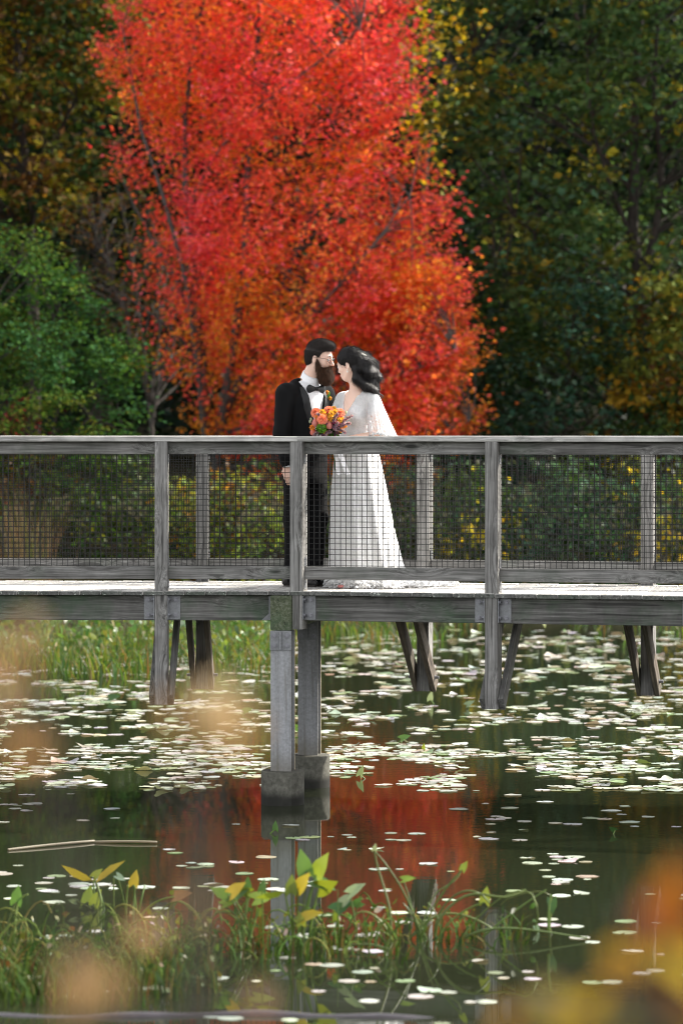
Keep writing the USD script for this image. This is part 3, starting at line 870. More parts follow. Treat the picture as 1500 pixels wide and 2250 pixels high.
# the thin yellow tree between maple and dark tree
D = 59.0
leafy('yellow_tree', 'slender tree with sparse bright yellow leaves beside the maple top', D,
      [(-300, 830, 1020), (-100, 840, 1075), (0, 845, 1080), (120, 860, 1060), (220, 880, 1030), (300, 885, 985), (420, 890, 960)], 1.2, 210, 16, .17, .10,
      [YEL, (.36, .26, .012), (.16, .19, .02), OLV], [.4, .25, .2, .15],
      [([pt(955, 1150, D), pt(945, 700, D), pt(930, 300, D), pt(950, 0, D), pt(960, -250, D)], .05, .015), ([pt(935, 420, D), pt(960, 200, D), pt(1020, 30, D)], .025, .008), ([pt(932, 400, D), pt(900, 200, D), pt(890, -50, D)], .025, .008),
       ([pt(940, 142, D), pt(1000, 140, D), pt(1060, 142, D)], .016, .010)], shape='maple', gap=.42, gscale=1.6, seed=12, bark='grey_bark', every=1, br=(.012, .005), leafmat='leaves')
# left: a dark tree with brown and gold leaves behind the bush
D = 57.0
leafy('brown_tree', 'dark tree with brown, olive and gold leaves, upper left corner', D,
      [(-420, -250, 300), (-200, -300, 350), (0, -300, 330), (150, -300, 300), (300, -300, 270), (420, -280, 230), (480, -200, 140)], 2.0, 800, 24, .20, .125,
      [DKG, (.10, .055, .018), (.08, .095, .016), (.15, .10, .016), (.30, .27, .025)], [.28, .24, .26, .12, .10],
      [([pt(60, 1200, D), pt(75, 800, D), pt(60, 400, D), pt(30, 0, D), pt(20, -300, D)], .12, .03), ([pt(62, 420, D), pt(150, 250, D), pt(250, 40, D)], .05, .012), ([pt(60, 380, D), pt(-80, 200, D), pt(-200, 0, D)], .05, .012)],
      shape='maple', gap=.37, seed=31)
D = 55.5
leafy('bare_shrub', 'half bare brown shrub with few yellow leaves left of the maple', D,
      [(420, 150, 330), (500, 120, 400), (600, 150, 440), (700, 210, 470), (820, 280, 470)], 1.3, 260, 11, .2, .075,
      [BRN, OLV, (.06, .04, .03), GLD], [.4, .3, .2, .1],
      [([pt(330, 1180, D), pt(330, 900, D), pt(300, 650, D), pt(260, 420, D)], .04, .008), ([pt(330, 950, D), pt(380, 700, D), pt(420, 520, D)], .03, .006), ([pt(320, 850, D), pt(250, 620, D), pt(190, 450, D)], .03, .006),
       ([pt(330, 900, D), pt(350, 700, D), pt(330, 440, D)], .025, .006)], shape='kite', gap=.3, seed=41, bark='grey_bark', every=1, br=(.014, .005), cat='shrub')
# dark conifers behind
CON = (.012, .030, .018)
for i, (px, D, h, wd, lab) in enumerate([(985, 64, 13.5, 1.9, 'dark conifer in the gap between the maple and the broad dark tree'), (220, 64, 12.5, 2.2, 'dark conifer behind the brown-leaved tree, upper left'),
                                         (1180, 67, 15, 2.6, 'dark conifer hidden behind the broad dark tree'), (-60, 65, 14, 2.4, 'dark conifer at the far left edge'), (640, 67, 15, 2.8, 'dark conifer straight behind the red maple'),
                                         (1560, 66, 15, 2.6, 'dark conifer behind the broad tree at the right edge'), (420, 68, 14, 2.4, 'dark conifer behind the left stems of the maple')]):
    b = np.array([PX(px, D), D, float(ground_z(PX(px, D), D))])
    n = 520
    z = R.uniform(.03, 1, n) ** .8
    rr = (1 - z) * wd + .15
    th = R.uniform(0, 2 * np.pi, n)
    q = np.sqrt(R.uniform(.15, 1, n))
    c = b + np.stack([np.cos(th) * rr * q, np.sin(th) * rr * q, z * h - .25 * rr * q], 1)
    tree('conifer', lab, [([b, b + (0, 0, h * .5), b + (0, 0, h * .97)], .2, .02)], [sprays(c, 20, .30, .20, lambda idx, rng: palette(len(idx), [CON, (.016, .036, .016), (.010, .022, .016)], rng=rng), 'kite', droop=.5)], branch_centers=c[::4])

# the wood behind: nobody could count it
P = np.stack([R.uniform(-24, 24, 9000), R.uniform(70, 86, 9000), R.uniform(0, 1, 9000) ** .9 * 17 + 1.2], 1)
P = P[meshkit.fbm(P * .35, 3, 2) > .36]
dw = sprays(P, 5, .55, .42, lambda idx, rng: palette(len(idx), [(.014, .028, .012), (.022, .034, .010), (.035, .030, .012), (.012, .022, .014)], [.4, .3, .12, .18], rng=rng), 'kite')
tag(part(None, 'distant_woods', dw[:2], 'leaves', col=dw[2]), kind='stuff')
# far trunks standing in it are hidden; the undergrowth along the bank is not
under = [(-150, 47.8, 'low', .6), ]
for i, (px, D, wpx, top, cols, w, lab) in enumerate([
        (60, 48.2, 230, 985, [DKG, (.07, .085, .016), (.05, .10, .02), BRN], [.4, .22, .2, .18], 'dark undergrowth shrub seen through the mesh of the leftmost railing panel'),
        (270, 48.0, 190, 990, [DKG, (.055, .12, .02), (.08, .10, .018)], [.45, .33, .22], 'green undergrowth shrub seen through the mesh left of the first post'),
        (440, 47.6, 170, 1010, [(.10, .16, .03), (.17, .21, .028), DKG, (.26, .15, .016)], [.3, .25, .3, .15], 'bright yellow-green shrub seen through the mesh left of the groom'),
        (545, 47.5, 150, 1000, [(.10, .16, .03), (.18, .24, .04), DKG, BRN], [.3, .25, .25, .2], 'light green shrub seen through the mesh just left of the groom'),
        (700, 48.6, 220, 1040, [DKG, BRN, OLV], [.5, .25, .25], 'dark low shrub behind the couple'),
        (900, 48.4, 180, 1030, [DKG, TEAL, BRN], [.45, .35, .2], 'dark low shrub seen through the mesh right of the wedding dress'),
        (1060, 48.0, 190, 1020, [DKG, (.035, .085, .055), OLV, (.42, .36, .03)], [.35, .3, .23, .12], 'dark shrub with a few yellow leaves left of the right front post'),
        (1240, 48.3, 220, 1010, [(.035, .085, .055), DKG, (.06, .13, .085)], [.4, .3, .3], 'blue-green undergrowth seen through the right railing panel'),
        (1420, 48.0, 210, 1000, [DKG, (.035, .085, .055), OLV, (.46, .38, .03)], [.38, .28, .2, .14], 'undergrowth shrub with yellow leaves at the right edge of the mesh'),
        (1600, 48.2, 220, 990, [DKG, OLV], [.6, .4], 'undergrowth shrub beyond the right end of the railing')]):
    rows = [(top, px - wpx * .3, px + wpx * .3), (top + 90, px - wpx * .5, px + wpx * .5), (1200, px - wpx * .55, px + wpx * .55), (1310, px - wpx * .5, px + wpx * .5)]
    st = [([pt(px + k * 10, 1330, D), pt(px + k * 22, 1190, D + .1), pt(px + k * 38, top + 30 + 20 * abs(k), D + .05 * k)], .014, .004) for k in (0, -2, -1, 1, 2)]
    c = crown_points(220, D, rows, .7, shell=.3, gap=.42, seed=60 + i, gscale=1.4)
    tree('undergrowth_shrub', lab, st, [sprays(c, 13, .12, .09, mixcol(cols, w, .75, i + 3, c), 'oval', droop=.9)], branch_centers=c[::2], br=(.008, .003), cat='shrub')


# ------------------------------------------------------------------ reeds and marsh grass
def blades(base, h, lean, width, col, rng=R, seg=4, bend=.5):
    n = len(base)
    az = rng.uniform(0, 2 * np.pi, n)
    d = np.stack([np.cos(az), np.sin(az), 0 * az], 1)
    side = np.stack([-np.sin(az + rng.normal(0, .8, n)), np.cos(az), 0 * az], 1)
    side /= np.linalg.norm(side, axis=1, keepdims=True)
    t = np.linspace(0, 1, seg)
    bd = lean * rng.uniform(.2, 1.6, n)
    hh = h[:, None] * (t - bend * .35 * np.clip(bd, 0, 1.2)[:, None] * t ** 3)
    out = bd[:, None] * h[:, None] * t ** 2
    C = base[:, None] + d[:, None] * out[..., None]
    C[..., 2] += hh
    wv = width[:, None] * np.array([1, .9, .6, .08])[None, :seg] if seg == 4 else width[:, None] * np.linspace(1, .1, seg)[None]
    V = np.stack([C - side[:, None] * wv[..., None] / 2, C + side[:, None] * wv[..., None] / 2], 2).reshape(-1, 3)
    q = np.array([(2 * i, 2 * i + 1, 2 * i + 3) for i in range(seg - 1)] + [(2 * i, 2 * i + 3, 2 * i + 2) for i in range(seg - 1)])
    F = (q[None] + (np.arange(n) * 2 * seg)[:, None, None]).reshape(-1, 3)
    return V, F, np.repeat(col, 2 * seg, axis=0)


def in_water(n, x0, x1, y0, y1, rng=R):
    """Places on the pond spread evenly over the photo's rows y0..y1 and columns x0..x1."""
    d = DW(rng.uniform(y0, y1, n))
    return np.stack([PX(rng.uniform(x0, x1, n), d), d, 0 * d], 1)


GR = [(.042, .092, .018), (.078, .12, .022), (.028, .068, .016), (.14, .115, .042), (.10, .075, .032)]
g = np.vstack([in_water(3800, -120, 610, 1368, 1482), in_water(1100, -120, 330, 1440, 1494), in_water(900, 600, 1000, 1366, 1420), in_water(1000, 1000, 2000, 1364, 1398), in_water(900, -500, -120, 1368, 1482)])
gd = meshkit.fbm(g * np.array([1.2, .8, 1]), 3, 4)
g = g[gd > .42]
h = R.uniform(.12, .38, len(g)) * np.interp(g[:, 0], [-5, -1, 1, 5], [1.0, .95, .7, .5])
mg = blades(g, h, .6, R.uniform(.010, .024, len(g)), palette(len(g), GR, [.34, .26, .2, .12, .08]))
tag(part(None, 'marsh_grass', mg[:2], 'leaves', col=mg[2]), kind='stuff')
# broad-leaved marsh plants mixed in
q = np.vstack([in_water(900, -100, 610, 1372, 1470), in_water(160, 600, 1500, 1366, 1400)])
q[:, 2] += R.uniform(.05, .40, len(q))
ax = R.normal(0, .6, (len(q), 3)); ax[:, 2] += .8
ml = leaf_mesh(q, ax, R.normal(0, 1, (len(q), 3)), R.uniform(.05, .12, len(q)), palette(len(q), [(.06, .13, .025), (.11, .15, .03), (.035, .085, .022), (.3, .32, .25)], [.35, .28, .33, .04]), 'oval')
tag(part(None, 'marsh_leaves', ml[:2], 'waxy_leaves', col=ml[2]), kind='stuff')
# the dry reed clump behind the left railing
c = np.array([PX(45, 44.8), 44.8, 0.0])
n = 260
base = c + np.stack([R.normal(0, .22, n), R.normal(0, .25, n), np.full(n, -.02)], 1)
t_, o_ = thing('reed_clump', 'clump of dry grey-brown reeds behind the mesh at the left edge', 'reeds', c)
bl = blades(base - c, R.uniform(1.3, 2.1, n), .22, R.uniform(.008, .016, n), palette(n, [(.085, .065, .05), (.12, .095, .065), (.06, .09, .025), (.07, .05, .04)], [.4, .25, .15, .2]), bend=.3)
part(t_, 'stems', bl[:2], 'leaves', col=bl[2], kind='stuff')

# ------------------------------------------------------------------ lily pads
def pad(r, rng, curl, n=15):
    """A round floating leaf with its notch; parts of the rim lift off the water."""
    a0 = .16
    th = np.linspace(a0, 2 * np.pi - a0, n)
    k = rng.uniform(0, 2 * np.pi)
    lift = curl * np.clip(np.cos(th - k), 0, 1) ** 2 + .10 * curl * rng.uniform(0, 1, n)
    wav = rng.normal(0, .055, n)
    V = [(0, 0, .004)]
    for f in (.62, 1.0):
        rr = r * f * (1 + wav * f)
        V += list(np.stack([rr * np.cos(th) * (1 - .4 * np.clip(lift * f / r, 0, 1)), rr * np.sin(th), .004 + lift * f ** 3 + .002 * rng.normal(0, 1, n)], 1))
    V = np.array(V)
    V[:, 2] = np.maximum(V[:, 2], .003)
    F = [(0, 1 + i, 2 + i) for i in range(n - 1)]
    for i in range(n - 1):
        a, b = 1 + i, 1 + n + i
        F += [(a, b, b + 1), (a, b + 1, a + 1)]
    return V, np.array(F)


PG = np.array([(.38, .40, .35), (.31, .35, .28), (.43, .44, .40), (.30, .26, .17), (.15, .21, .09)])  # the whitish tones put surface glare into the pad colour
prng = np.random.default_rng(77)
protos = []
UsdGeom.Scope.Define(stage, '/World/Looks/shapes') if False else None
proto_meshes = []
for i in range(14):
    r = 1.0
    curl = [.0, .01, .02, .0, .05, .01, .10, .0, .0, .02, .22, .01, .03, .0][i]
    proto_meshes.append((pad(.1, prng, curl * .1 * 2.2), curl))


def pad_places():
    out = []
    def zone(n, x0, x1, y0, y1, thr, seed, sc=(.9, .55)):
        p = in_water(n, x0, x1, y0, y1, prng)
        w = meshkit.fbm(np.stack([p[:, 0] * sc[0], p[:, 1] * sc[1], 0 * p[:, 0]], 1), 3, seed)
        out.append(p[w > thr])
    zone(7200, -600, 2100, 1400, 1740, .48, 5, (2.6, 1.7))
    zone(480, 620, 2100, 1385, 1480, .40, 6)
    zone(180, -600, 2100, 1745, 1850, .60, 7)
    zone(330, -600, 1300, 1865, 1960, .50, 8, (2.2, 2.2))
    zone(450, -600, 2100, 1940, 2300, .52, 9, (2.2, 2.2))
    return np.vstack(out)


pp = pad_places()
# pads do not grow through the piles
keep = np.ones(len(pp), bool)
for sft in (.08, 1.26):
    c = cx + nB * sft
    keep &= np.hypot(pp[:, 0] - c[0], pp[:, 1] - c[1]) > .27
pp = pp[keep]
pr = np.interp(pp[:, 1], [17, 23, 26, 46], [.046, .052, .054, .075]) * prng.uniform(.45, 1.35, len(pp))
# push pads apart so that few lie one upon another
from scipy.spatial import cKDTree
for _ in range(6):
    for i, j in cKDTree(pp[:, :2]).query_pairs(.2):
        d = pp[i, :2] - pp[j, :2]; L = np.hypot(*d) + 1e-6; m = (pr[i] + pr[j]) * .93 - L
        if m > 0:
            pp[i, :2] += d / L * m * .5; pp[j, :2] -= d / L * m * .5
vis = (np.abs(pp[:, 0] / pp[:, 1] * FOCAL) < 770) & (pp[:, 1] < 45)
order = np.argsort(pp[:, 1] + np.where(vis, 0, 1e3))
near_i, rest_i = order[:300], order[300:]
pk = prng.integers(0, len(proto_meshes), len(pp))
pa = prng.uniform(0, 2 * np.pi, len(pp))
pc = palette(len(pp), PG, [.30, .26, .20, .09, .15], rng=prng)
ptl = prng.normal(0, .02, (len(pp), 2))


def pad_at(i):
    (v, f), curl = proto_meshes[pk[i]]
    ca, sa = math.cos(pa[i]), math.sin(pa[i])
    s = pr[i] / .1
    v = v * s
    v = np.stack([v[:, 0] * ca - v[:, 1] * sa, v[:, 0] * sa + v[:, 1] * ca, v[:, 2]], 1)
    v[:, 2] += np.abs(ptl[i, 0]) * .1 + v[:, 0] * ptl[i, 0] + v[:, 1] * ptl[i, 1]
    v[:, 2] = np.maximum(v[:, 2], .002) + (i % 7) * .0006
    v[:, 2] *= .5 if pp[i, 1] < 24 else 1.0
    return v, f


def pad_words(i):
    """What one can say of a pad: its rim, and the part of the pond it lies in."""
    px, py = pp[i, 0] / pp[i, 1] * FOCAL + 750, HORIZON + EYE_Z * FOCAL / pp[i, 1]
    curl = proto_meshes[pk[i]][1] >= .05
    where = 'left of the pier' if px < 560 else 'in front of the pier' if px < 770 else 'right of the pier'
    row = 'at the bottom edge' if py > 2060 else 'among foreground plants' if py > 1900 else 'in calm water' if py > 1760 else 'under the bridge'
    kind = 'curled lily pad' if curl else 'flat lily pad'
    tone = 'pale ' if pc[i].sum() > .95 else 'green '
    return f'{tone}{kind} floating {where}, {row}', f'{tone}{kind}s {where} {row}'


for i in near_i:
    v, f = pad_at(i)
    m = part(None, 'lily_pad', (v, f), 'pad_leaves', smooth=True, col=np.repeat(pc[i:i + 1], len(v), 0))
    UsdGeom.Xformable(m).AddTranslateOp().Set(Gf.Vec3d(float(pp[i, 0]), float(pp[i, 1]), 0))
    lab, grp = pad_words(i)
    tag(m, lab, 'lily pad', grp)
V, F, C, k = [], [], [], 0
for i in rest_i:
    v, f = pad_at(i)
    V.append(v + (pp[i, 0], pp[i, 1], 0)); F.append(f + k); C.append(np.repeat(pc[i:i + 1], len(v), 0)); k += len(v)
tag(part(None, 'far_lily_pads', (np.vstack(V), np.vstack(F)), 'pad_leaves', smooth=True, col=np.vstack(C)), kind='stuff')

# ------------------------------------------------------------------ bodies: smooth distance fields turned into one surface
class Field:
    def __init__(self, lo, hi, res):
        self.lo, self.res = np.asarray(lo, float), res
        self.n = np.ceil((np.asarray(hi) - self.lo) / res).astype(int) + 1
        self.D = np.full(self.n, 9.0, np.float32)

    def win(self, lo, hi):
        a = np.clip(np.floor((np.asarray(lo) - self.lo) / self.res).astype(int), 0, self.n)
        b = np.clip(np.ceil((np.asarray(hi) - self.lo) / self.res).astype(int) + 1, 0, self.n)
        sl = tuple(slice(i, j) for i, j in zip(a, b))
        ax = [self.lo[k] + self.res * np.arange(a[k], b[k]) for k in range(3)]
        return sl, np.stack(np.meshgrid(*ax, indexing='ij'), -1)

    def op(self, prim, k=.02, cut=False):
        f, lo, hi = prim
        m = .05 + k
        sl, P = self.win(np.asarray(lo) - m, np.asarray(hi) + m)
        if 0 in P.shape: return self
        d, a = f(P).astype(np.float32), self.D[sl]
        if cut:
            d = -d
            h = np.clip(.5 - .5 * (d - a) / k, 0, 1)
            self.D[sl] = a * h + d * (1 - h) + k * h * (1 - h)
        else:
            h = np.clip(.5 + .5 * (a - d) / k, 0, 1)
            self.D[sl] = a * (1 - h) + d * h - k * h * (1 - h)
        return self

    def add(self, prim, k=.02): return self.op(prim, k)

    def cut(self, prim, k=.01): return self.op(prim, k, True)

    def displace(self, f):
        near = np.abs(self.D) < .06
        ix = np.argwhere(near)
        self.D[near] += f(self.lo + ix * self.res).astype(np.float32)
        return self

    def mesh(self, keep_largest=False):
        D = self.D
        c = [D[i:D.shape[0] - 1 + i, j:D.shape[1] - 1 + j, k:D.shape[2] - 1 + k] for i in (0, 1) for j in (0, 1) for k in (0, 1)]
        neg = sum((x < 0).astype(np.int8) for x in c)
        act = (neg > 0) & (neg < 8)
        ids = np.full(act.shape, -1)
        cells = np.argwhere(act)
        ids[act] = np.arange(len(cells))
        val = np.stack([x[act] for x in c], 1)
        cor = np.array([(i, j, k) for i in (0, 1) for j in (0, 1) for k in (0, 1)], float)
        acc, cnt = np.zeros((len(cells), 3)), np.zeros(len(cells))
        for a in range(8):
            for b in range(a + 1, 8):
                if np.abs(cor[a] - cor[b]).sum() == 1:
                    x = (val[:, a] < 0) != (val[:, b] < 0)
                    t = np.where(x, val[:, a] / np.where(x, val[:, a] - val[:, b], 1), 0)
                    acc += np.where(x[:, None], cor[a] + t[:, None] * (cor[b] - cor[a]), 0)
                    cnt += x
        V = self.lo + self.res * (cells + acc / cnt[:, None])
        F = []
        for ax in range(3):
            o1, o2 = [(1, 2), (2, 0), (0, 1)][ax]
            s0, s1 = [slice(None)] * 3, [slice(None)] * 3
            s0[ax], s1[ax] = slice(0, -1), slice(1, None)
            e = (D[tuple(s0)] < 0) != (D[tuple(s1)] < 0)
            p = np.argwhere(e)
            p = p[(p[:, o1] > 0) & (p[:, o2] > 0) & (p[:, o1] < D.shape[o1] - 1) & (p[:, o2] < D.shape[o2] - 1)]
            if not len(p): continue
            u, v = np.zeros(3, int), np.zeros(3, int)
            u[o1], v[o2] = 1, 1
            q = np.stack([ids[tuple((p - a).T)] for a in (u * 0, u, u + v, v)], 1)
            fl = D[tuple(p.T)] < 0
            q[~fl] = q[~fl][:, ::-1]
            F.append(np.vstack([q[:, [0, 1, 2]], q[:, [0, 2, 3]]]))
        F = np.vstack(F)[:, ::-1] if False else np.vstack(F)
        return V, F


def ell(c, r, M=None):
    c, r = np.asarray(c, float), np.asarray(r, float)
    b = np.full(3, r.max()) if M is not None else r

    def f(P):
        q = P - c
        if M is not None: q = q @ np.asarray(M).T
        k0 = np.sqrt(((q / r) ** 2).sum(-1)); k1 = np.sqrt(((q / r ** 2) ** 2).sum(-1)) + 1e-9
        return k0 * (k0 - 1) / k1
    return f, c - b, c + b


def cone(a, b, ra, rb):
    a, b = np.asarray(a, float), np.asarray(b, float)
    m = max(ra, rb)

    def f(P):
        d = b - a
        h = np.clip(((P - a) @ d) / (d @ d), 0, 1)
        return np.linalg.norm(P - a - h[..., None] * d, axis=-1) - (ra + (rb - ra) * h)
    return f, np.minimum(a, b) - m, np.maximum(a, b) + m


def flat(a, b, ra, rb, sq, dirn):
    """A tapered limb flattened along dirn by the factor sq."""
    a, b, dirn = np.asarray(a, float), np.asarray(b, float), unit(dirn)
    m = max(ra, rb) / min(sq, 1)

    def f(P):
        d = b - a
        h = np.clip(((P - a) @ d) / (d @ d), 0, 1)
        q = P - a - h[..., None] * d
        q = q + (1 / sq - 1) * (q @ dirn)[..., None] * dirn
        return (np.linalg.norm(q, axis=-1) - (ra + (rb - ra) * h)) * min(sq, 1)
    return f, np.minimum(a, b) - m, np.maximum(a, b) + m


def chain(F, pts, rad, k=.02, M=None):
    for a, b, ra, rb in zip(pts[:-1], pts[1:], rad[:-1], rad[1:]):
        F.add(cone(a, b, ra, rb), k)
    return F


def frame(fwd, tilt=0.0, roll=0.0):
    """Rows: forward, left, up of a head that looks along fwd, rolled about it."""
    f = unit(fwd)
    l = unit(np.cross([0, 0, 1], f)); u = np.cross(f, l)
    l, u = l * math.cos(roll) + u * math.sin(roll), u * math.cos(roll) - l * math.sin(roll)
    return np.array([f, l, u])


class Head:
    """Maps head-local (forward, left, up; origin between the ears) to the person's frame."""
    def __init__(self, c, M, s=1.0):
        self.c, self.M, self.s = np.asarray(c, float), M, s

    def p(self, *q): return self.c + self.s * (np.asarray(q, float) @ self.M)

    def ell(self, q, r, R_=None):
        M = self.M if R_ is None else R_ @ self.M
        return ell(self.p(*q), np.asarray(r) * self.s, M)

    def cone(self, a, b, ra, rb): return cone(self.p(*a), self.p(*b), ra * self.s, rb * self.s)

    def loc(self, P): return ((P - self.c) @ self.M.T) / self.s


def skull(F, H, woman=False):
    F.add(H.ell((-.012, 0, .035), (.097, .074, .088)), .02)
    F.add(H.ell((.036, 0, -.035), (.056, .057 if not woman else .053, .078)), .035)
    F.add(H.ell((.058, 0, -.092), (.026, .030, .022)), .03)                       # chin
    for s in (-1, 1):
        F.add(H.cone((.0, s * .055, -.055), (.055, s * .018, -.098), .016, .016), .025)   # jaw line
        F.add(H.ell((.062, s * .040, -.028), (.022, .020, .018)), .02)            # cheek bone
    F.add(H.ell((.080, 0, .020), (.012, .048, .011)), .018)                      # brow
    for s in (-1, 1):
        F.cut(H.ell((.101, s * .031, .001), (.020, .020, .013)), .012)          # eye sockets
        F.add(H.ell((.076, s * .031, .000), (.0135, .015, .0125)), .004)         # lids over the eyeball
    if woman:                                                                    # nose
        F.add(H.cone((.088, 0, .004), (.1015, 0, -.034), .007, .0095), .012)
    else:
        F.add(H.cone((.088, 0, .006), (.112, 0, -.034), .008, .0115), .010)
    for s in (-1, 1):
        F.add(H.ell((.101 if not woman else .093, s * .011, -.039), (.009, .008, .007)), .006)
    F.add(H.ell((.090, 0, -.0655), (.010, .023, .0058)), .005)                   # lips
    F.add(H.ell((.088, 0, -.0765), (.010, .020, .0065)), .005)
    F.cut(H.ell((.101, 0, -.0708), (.008, .022, .0012)), .003)
    for s in (-1, 1):                                                            # ears
        F.add(H.ell((-.010, s * .077, -.012), (.018, .009, .031)), .006)
        F.cut(H.ell((-.006, s * .085, -.010), (.009, .006, .018)), .006)
        F.add(H.ell((-.004, s * .078, -.038), (.008, .006, .009)), .005)


def hand(F, wrist, d, palm_n, s=1.0, curl=.5, r=.0085):
    """A relaxed hand from the wrist along d; palm_n: out of the palm. Four unequal fingers and a thumb, bent towards the palm."""
    d, n = unit(d), unit(np.asarray(palm_n) - np.dot(palm_n, unit(d)) * unit(d))
    e = np.cross(n, d)
    w = np.asarray(wrist, float)
    for t in (-1, -.33, .33, 1):
        F.add(cone(w + e * t * .016 * s, w + d * .085 * s + e * t * .030 * s, .013 * s, .0115 * s), .012)
    tips = []
    for t, L in ((-1, .060), (-.33, .076), (.33, .082), (1, .072)):
        p = w + d * .085 * s + e * t * .030 * s
        dd = d
        q = p
        for m, (seg, a) in enumerate(((.45, curl), (.32, curl * 1.3), (.25, curl))):
            dd = unit(dd * math.cos(a) + n * math.sin(a))
            nn = unit(n - np.dot(n, dd) * dd)
            q2 = q + dd * L * seg * s
            F.add(cone(q, q2, (r - m * .0008) * s, (r - .0008 - m * .0008) * s), .004)
            q = q2
    a = w + d * .022 * s + e * .026 * s
    b_ = a + (d * .55 + e * .65 + n * .35) * .045 * s
    c_ = b_ + (d * .75 + e * .15 + n * .6) * .032 * s
    F.add(cone(a, b_, .013 * s, .0105 * s), .012)
    F.add(cone(b_, c_, .0100 * s, .0085 * s), .004)


plain('skin', (.62, .41, .325), rough=.48, spec=.4, var=.09, scale=14, subsurface_weight=.15, subsurface_radius=(.9, .35, .2), subsurface_scale=.006)
plain('fair_skin', (.72, .49, .39), rough=.46, spec=.4, var=.04, scale=20, subsurface_weight=.15, subsurface_radius=(.9, .35, .2), subsurface_scale=.006)
plain('lip', (.45, .16, .15), rough=.4, var=.05)
plain('suit_black', (.0045, .0045, .005), rough=.85, spec=.12, var=.2, scale=400)
plain('satin_black', (.007, .007, .0075), rough=.4, spec=.35, var=.1, scale=60)
plain('shirt_white', (.80, .80, .82), rough=.7, spec=.2, var=.02, scale=200)
plain('shoe_leather', (.010, .009, .009), rough=.22, spec=.6, var=.1)
plain('eye_white', (.7, .68, .66), rough=.2, var=.03)
plain('dark_frame', (.02, .015, .013), rough=.25, spec=.6, var=.1)
plain('pearl', (.78, .74, .68), rough=.15, spec=.7, var=.02)
for nm, dark, light, rg in (('short_hair', (.006, .0045, .004), (.024, .016, .013), .55), ('beard_hair', (.026, .012, .007), (.14, .066, .033), .6), ('black_hair', (.0025, .002, .0022), (.010, .008, .008), .42)):
    look(nm, {'t': ('texture_coordinate', {}), 'n': ('noise_texture', {'scale': 110, 'detail': 4, 'roughness': .7}), 'm': ('mapping', {'mapping_type': 'point', 'scale': (1, 1, .25)}),
              'r': ('rgb_ramp', {'ramp': [(.35, dark), (.7, light)]}), 'b': ('bump', {'strength': .9, 'distance': .006}), 'p': ('principled_bsdf', {'roughness': rg, 'specular_ior_level': .28})},
         [('t.object', 'm.vector'), ('m.vector', 'n.vector'), ('n.fac', 'r.fac'), ('r.color', 'p.base_color'), ('n.fac', 'b.height'), ('b.normal', 'p.normal')])
look('lens_glass', {'tr': ('transparent_bsdf', {'color': (.93, .93, .95)}), 'g': ('glossy_bsdf', {'roughness': .02, 'color': (1, 1, 1)}), 'f': ('fresnel', {'IOR': 1.5}), 'm': ('mix_closure', {})},
     [('f.fac', 'm.fac'), ('tr.BSDF', 'm.closure1'), ('g.BSDF', 'm.closure2')], surface='m.closure')
# lace: a dense white ground with raised sprigs; the sleeve is sheer between its sprigs
look('lace', {'t': ('texture_coordinate', {}), 'n': ('noise_texture', {'scale': 42, 'detail': 4, 'roughness': .6, 'distortion': 1.6}), 'v': ('voronoi_texture', {'scale': 90}),
              'r': ('rgb_ramp', {'ramp': [(.34, (.78, .78, .79)), (.50, (.87, .87, .87)), (.58, (.91, .91, .91))]}),
              'b': ('bump', {'strength': .8, 'distance': .006}), 'p': ('principled_bsdf', {'roughness': .75, 'specular_ior_level': .2, 'sheen_weight': .2}), 'tr': ('translucent_bsdf', {'color': (.8, .8, .8)}), 'm': ('mix_closure', {'fac': .12})},
     [('t.object', 'n.vector'), ('t.object', 'v.vector'), ('n.fac', 'r.fac'), ('r.color', 'p.base_color'), ('n.fac', 'b.height'), ('b.normal', 'p.normal'), ('p.BSDF', 'm.closure1'), ('tr.BSDF', 'm.closure2')], surface='m.closure')
look('sheer_lace', {'t': ('texture_coordinate', {}), 'n': ('noise_texture', {'scale': 34, 'detail': 3, 'roughness': .55, 'distortion': 2.0}),
                    'f': ('map_range', {'from_min': .47, 'from_max': .52, 'to_min': .42, 'to_max': 1.0, 'clamp': True}),
                    'd': ('diffuse_bsdf', {'color': (.84, .84, .85)}), 'tl': ('translucent_bsdf', {'color': (.84, .84, .85)}), 'a': ('mix_closure', {'fac': .35}), 'tr': ('transparent_bsdf', {}), 'm': ('mix_closure', {})},
     [('t.object', 'n.vector'), ('n.fac', 'f.value'), ('d.BSDF', 'a.closure1'), ('tl.BSDF', 'a.closure2'), ('f.result', 'm.fac'), ('tr.BSDF', 'm.closure1'), ('a.closure', 'm.closure2')], surface='m.closure')
plain('ribbon_white', (.80, .79, .80), rough=.5, spec=.3, var=.03)



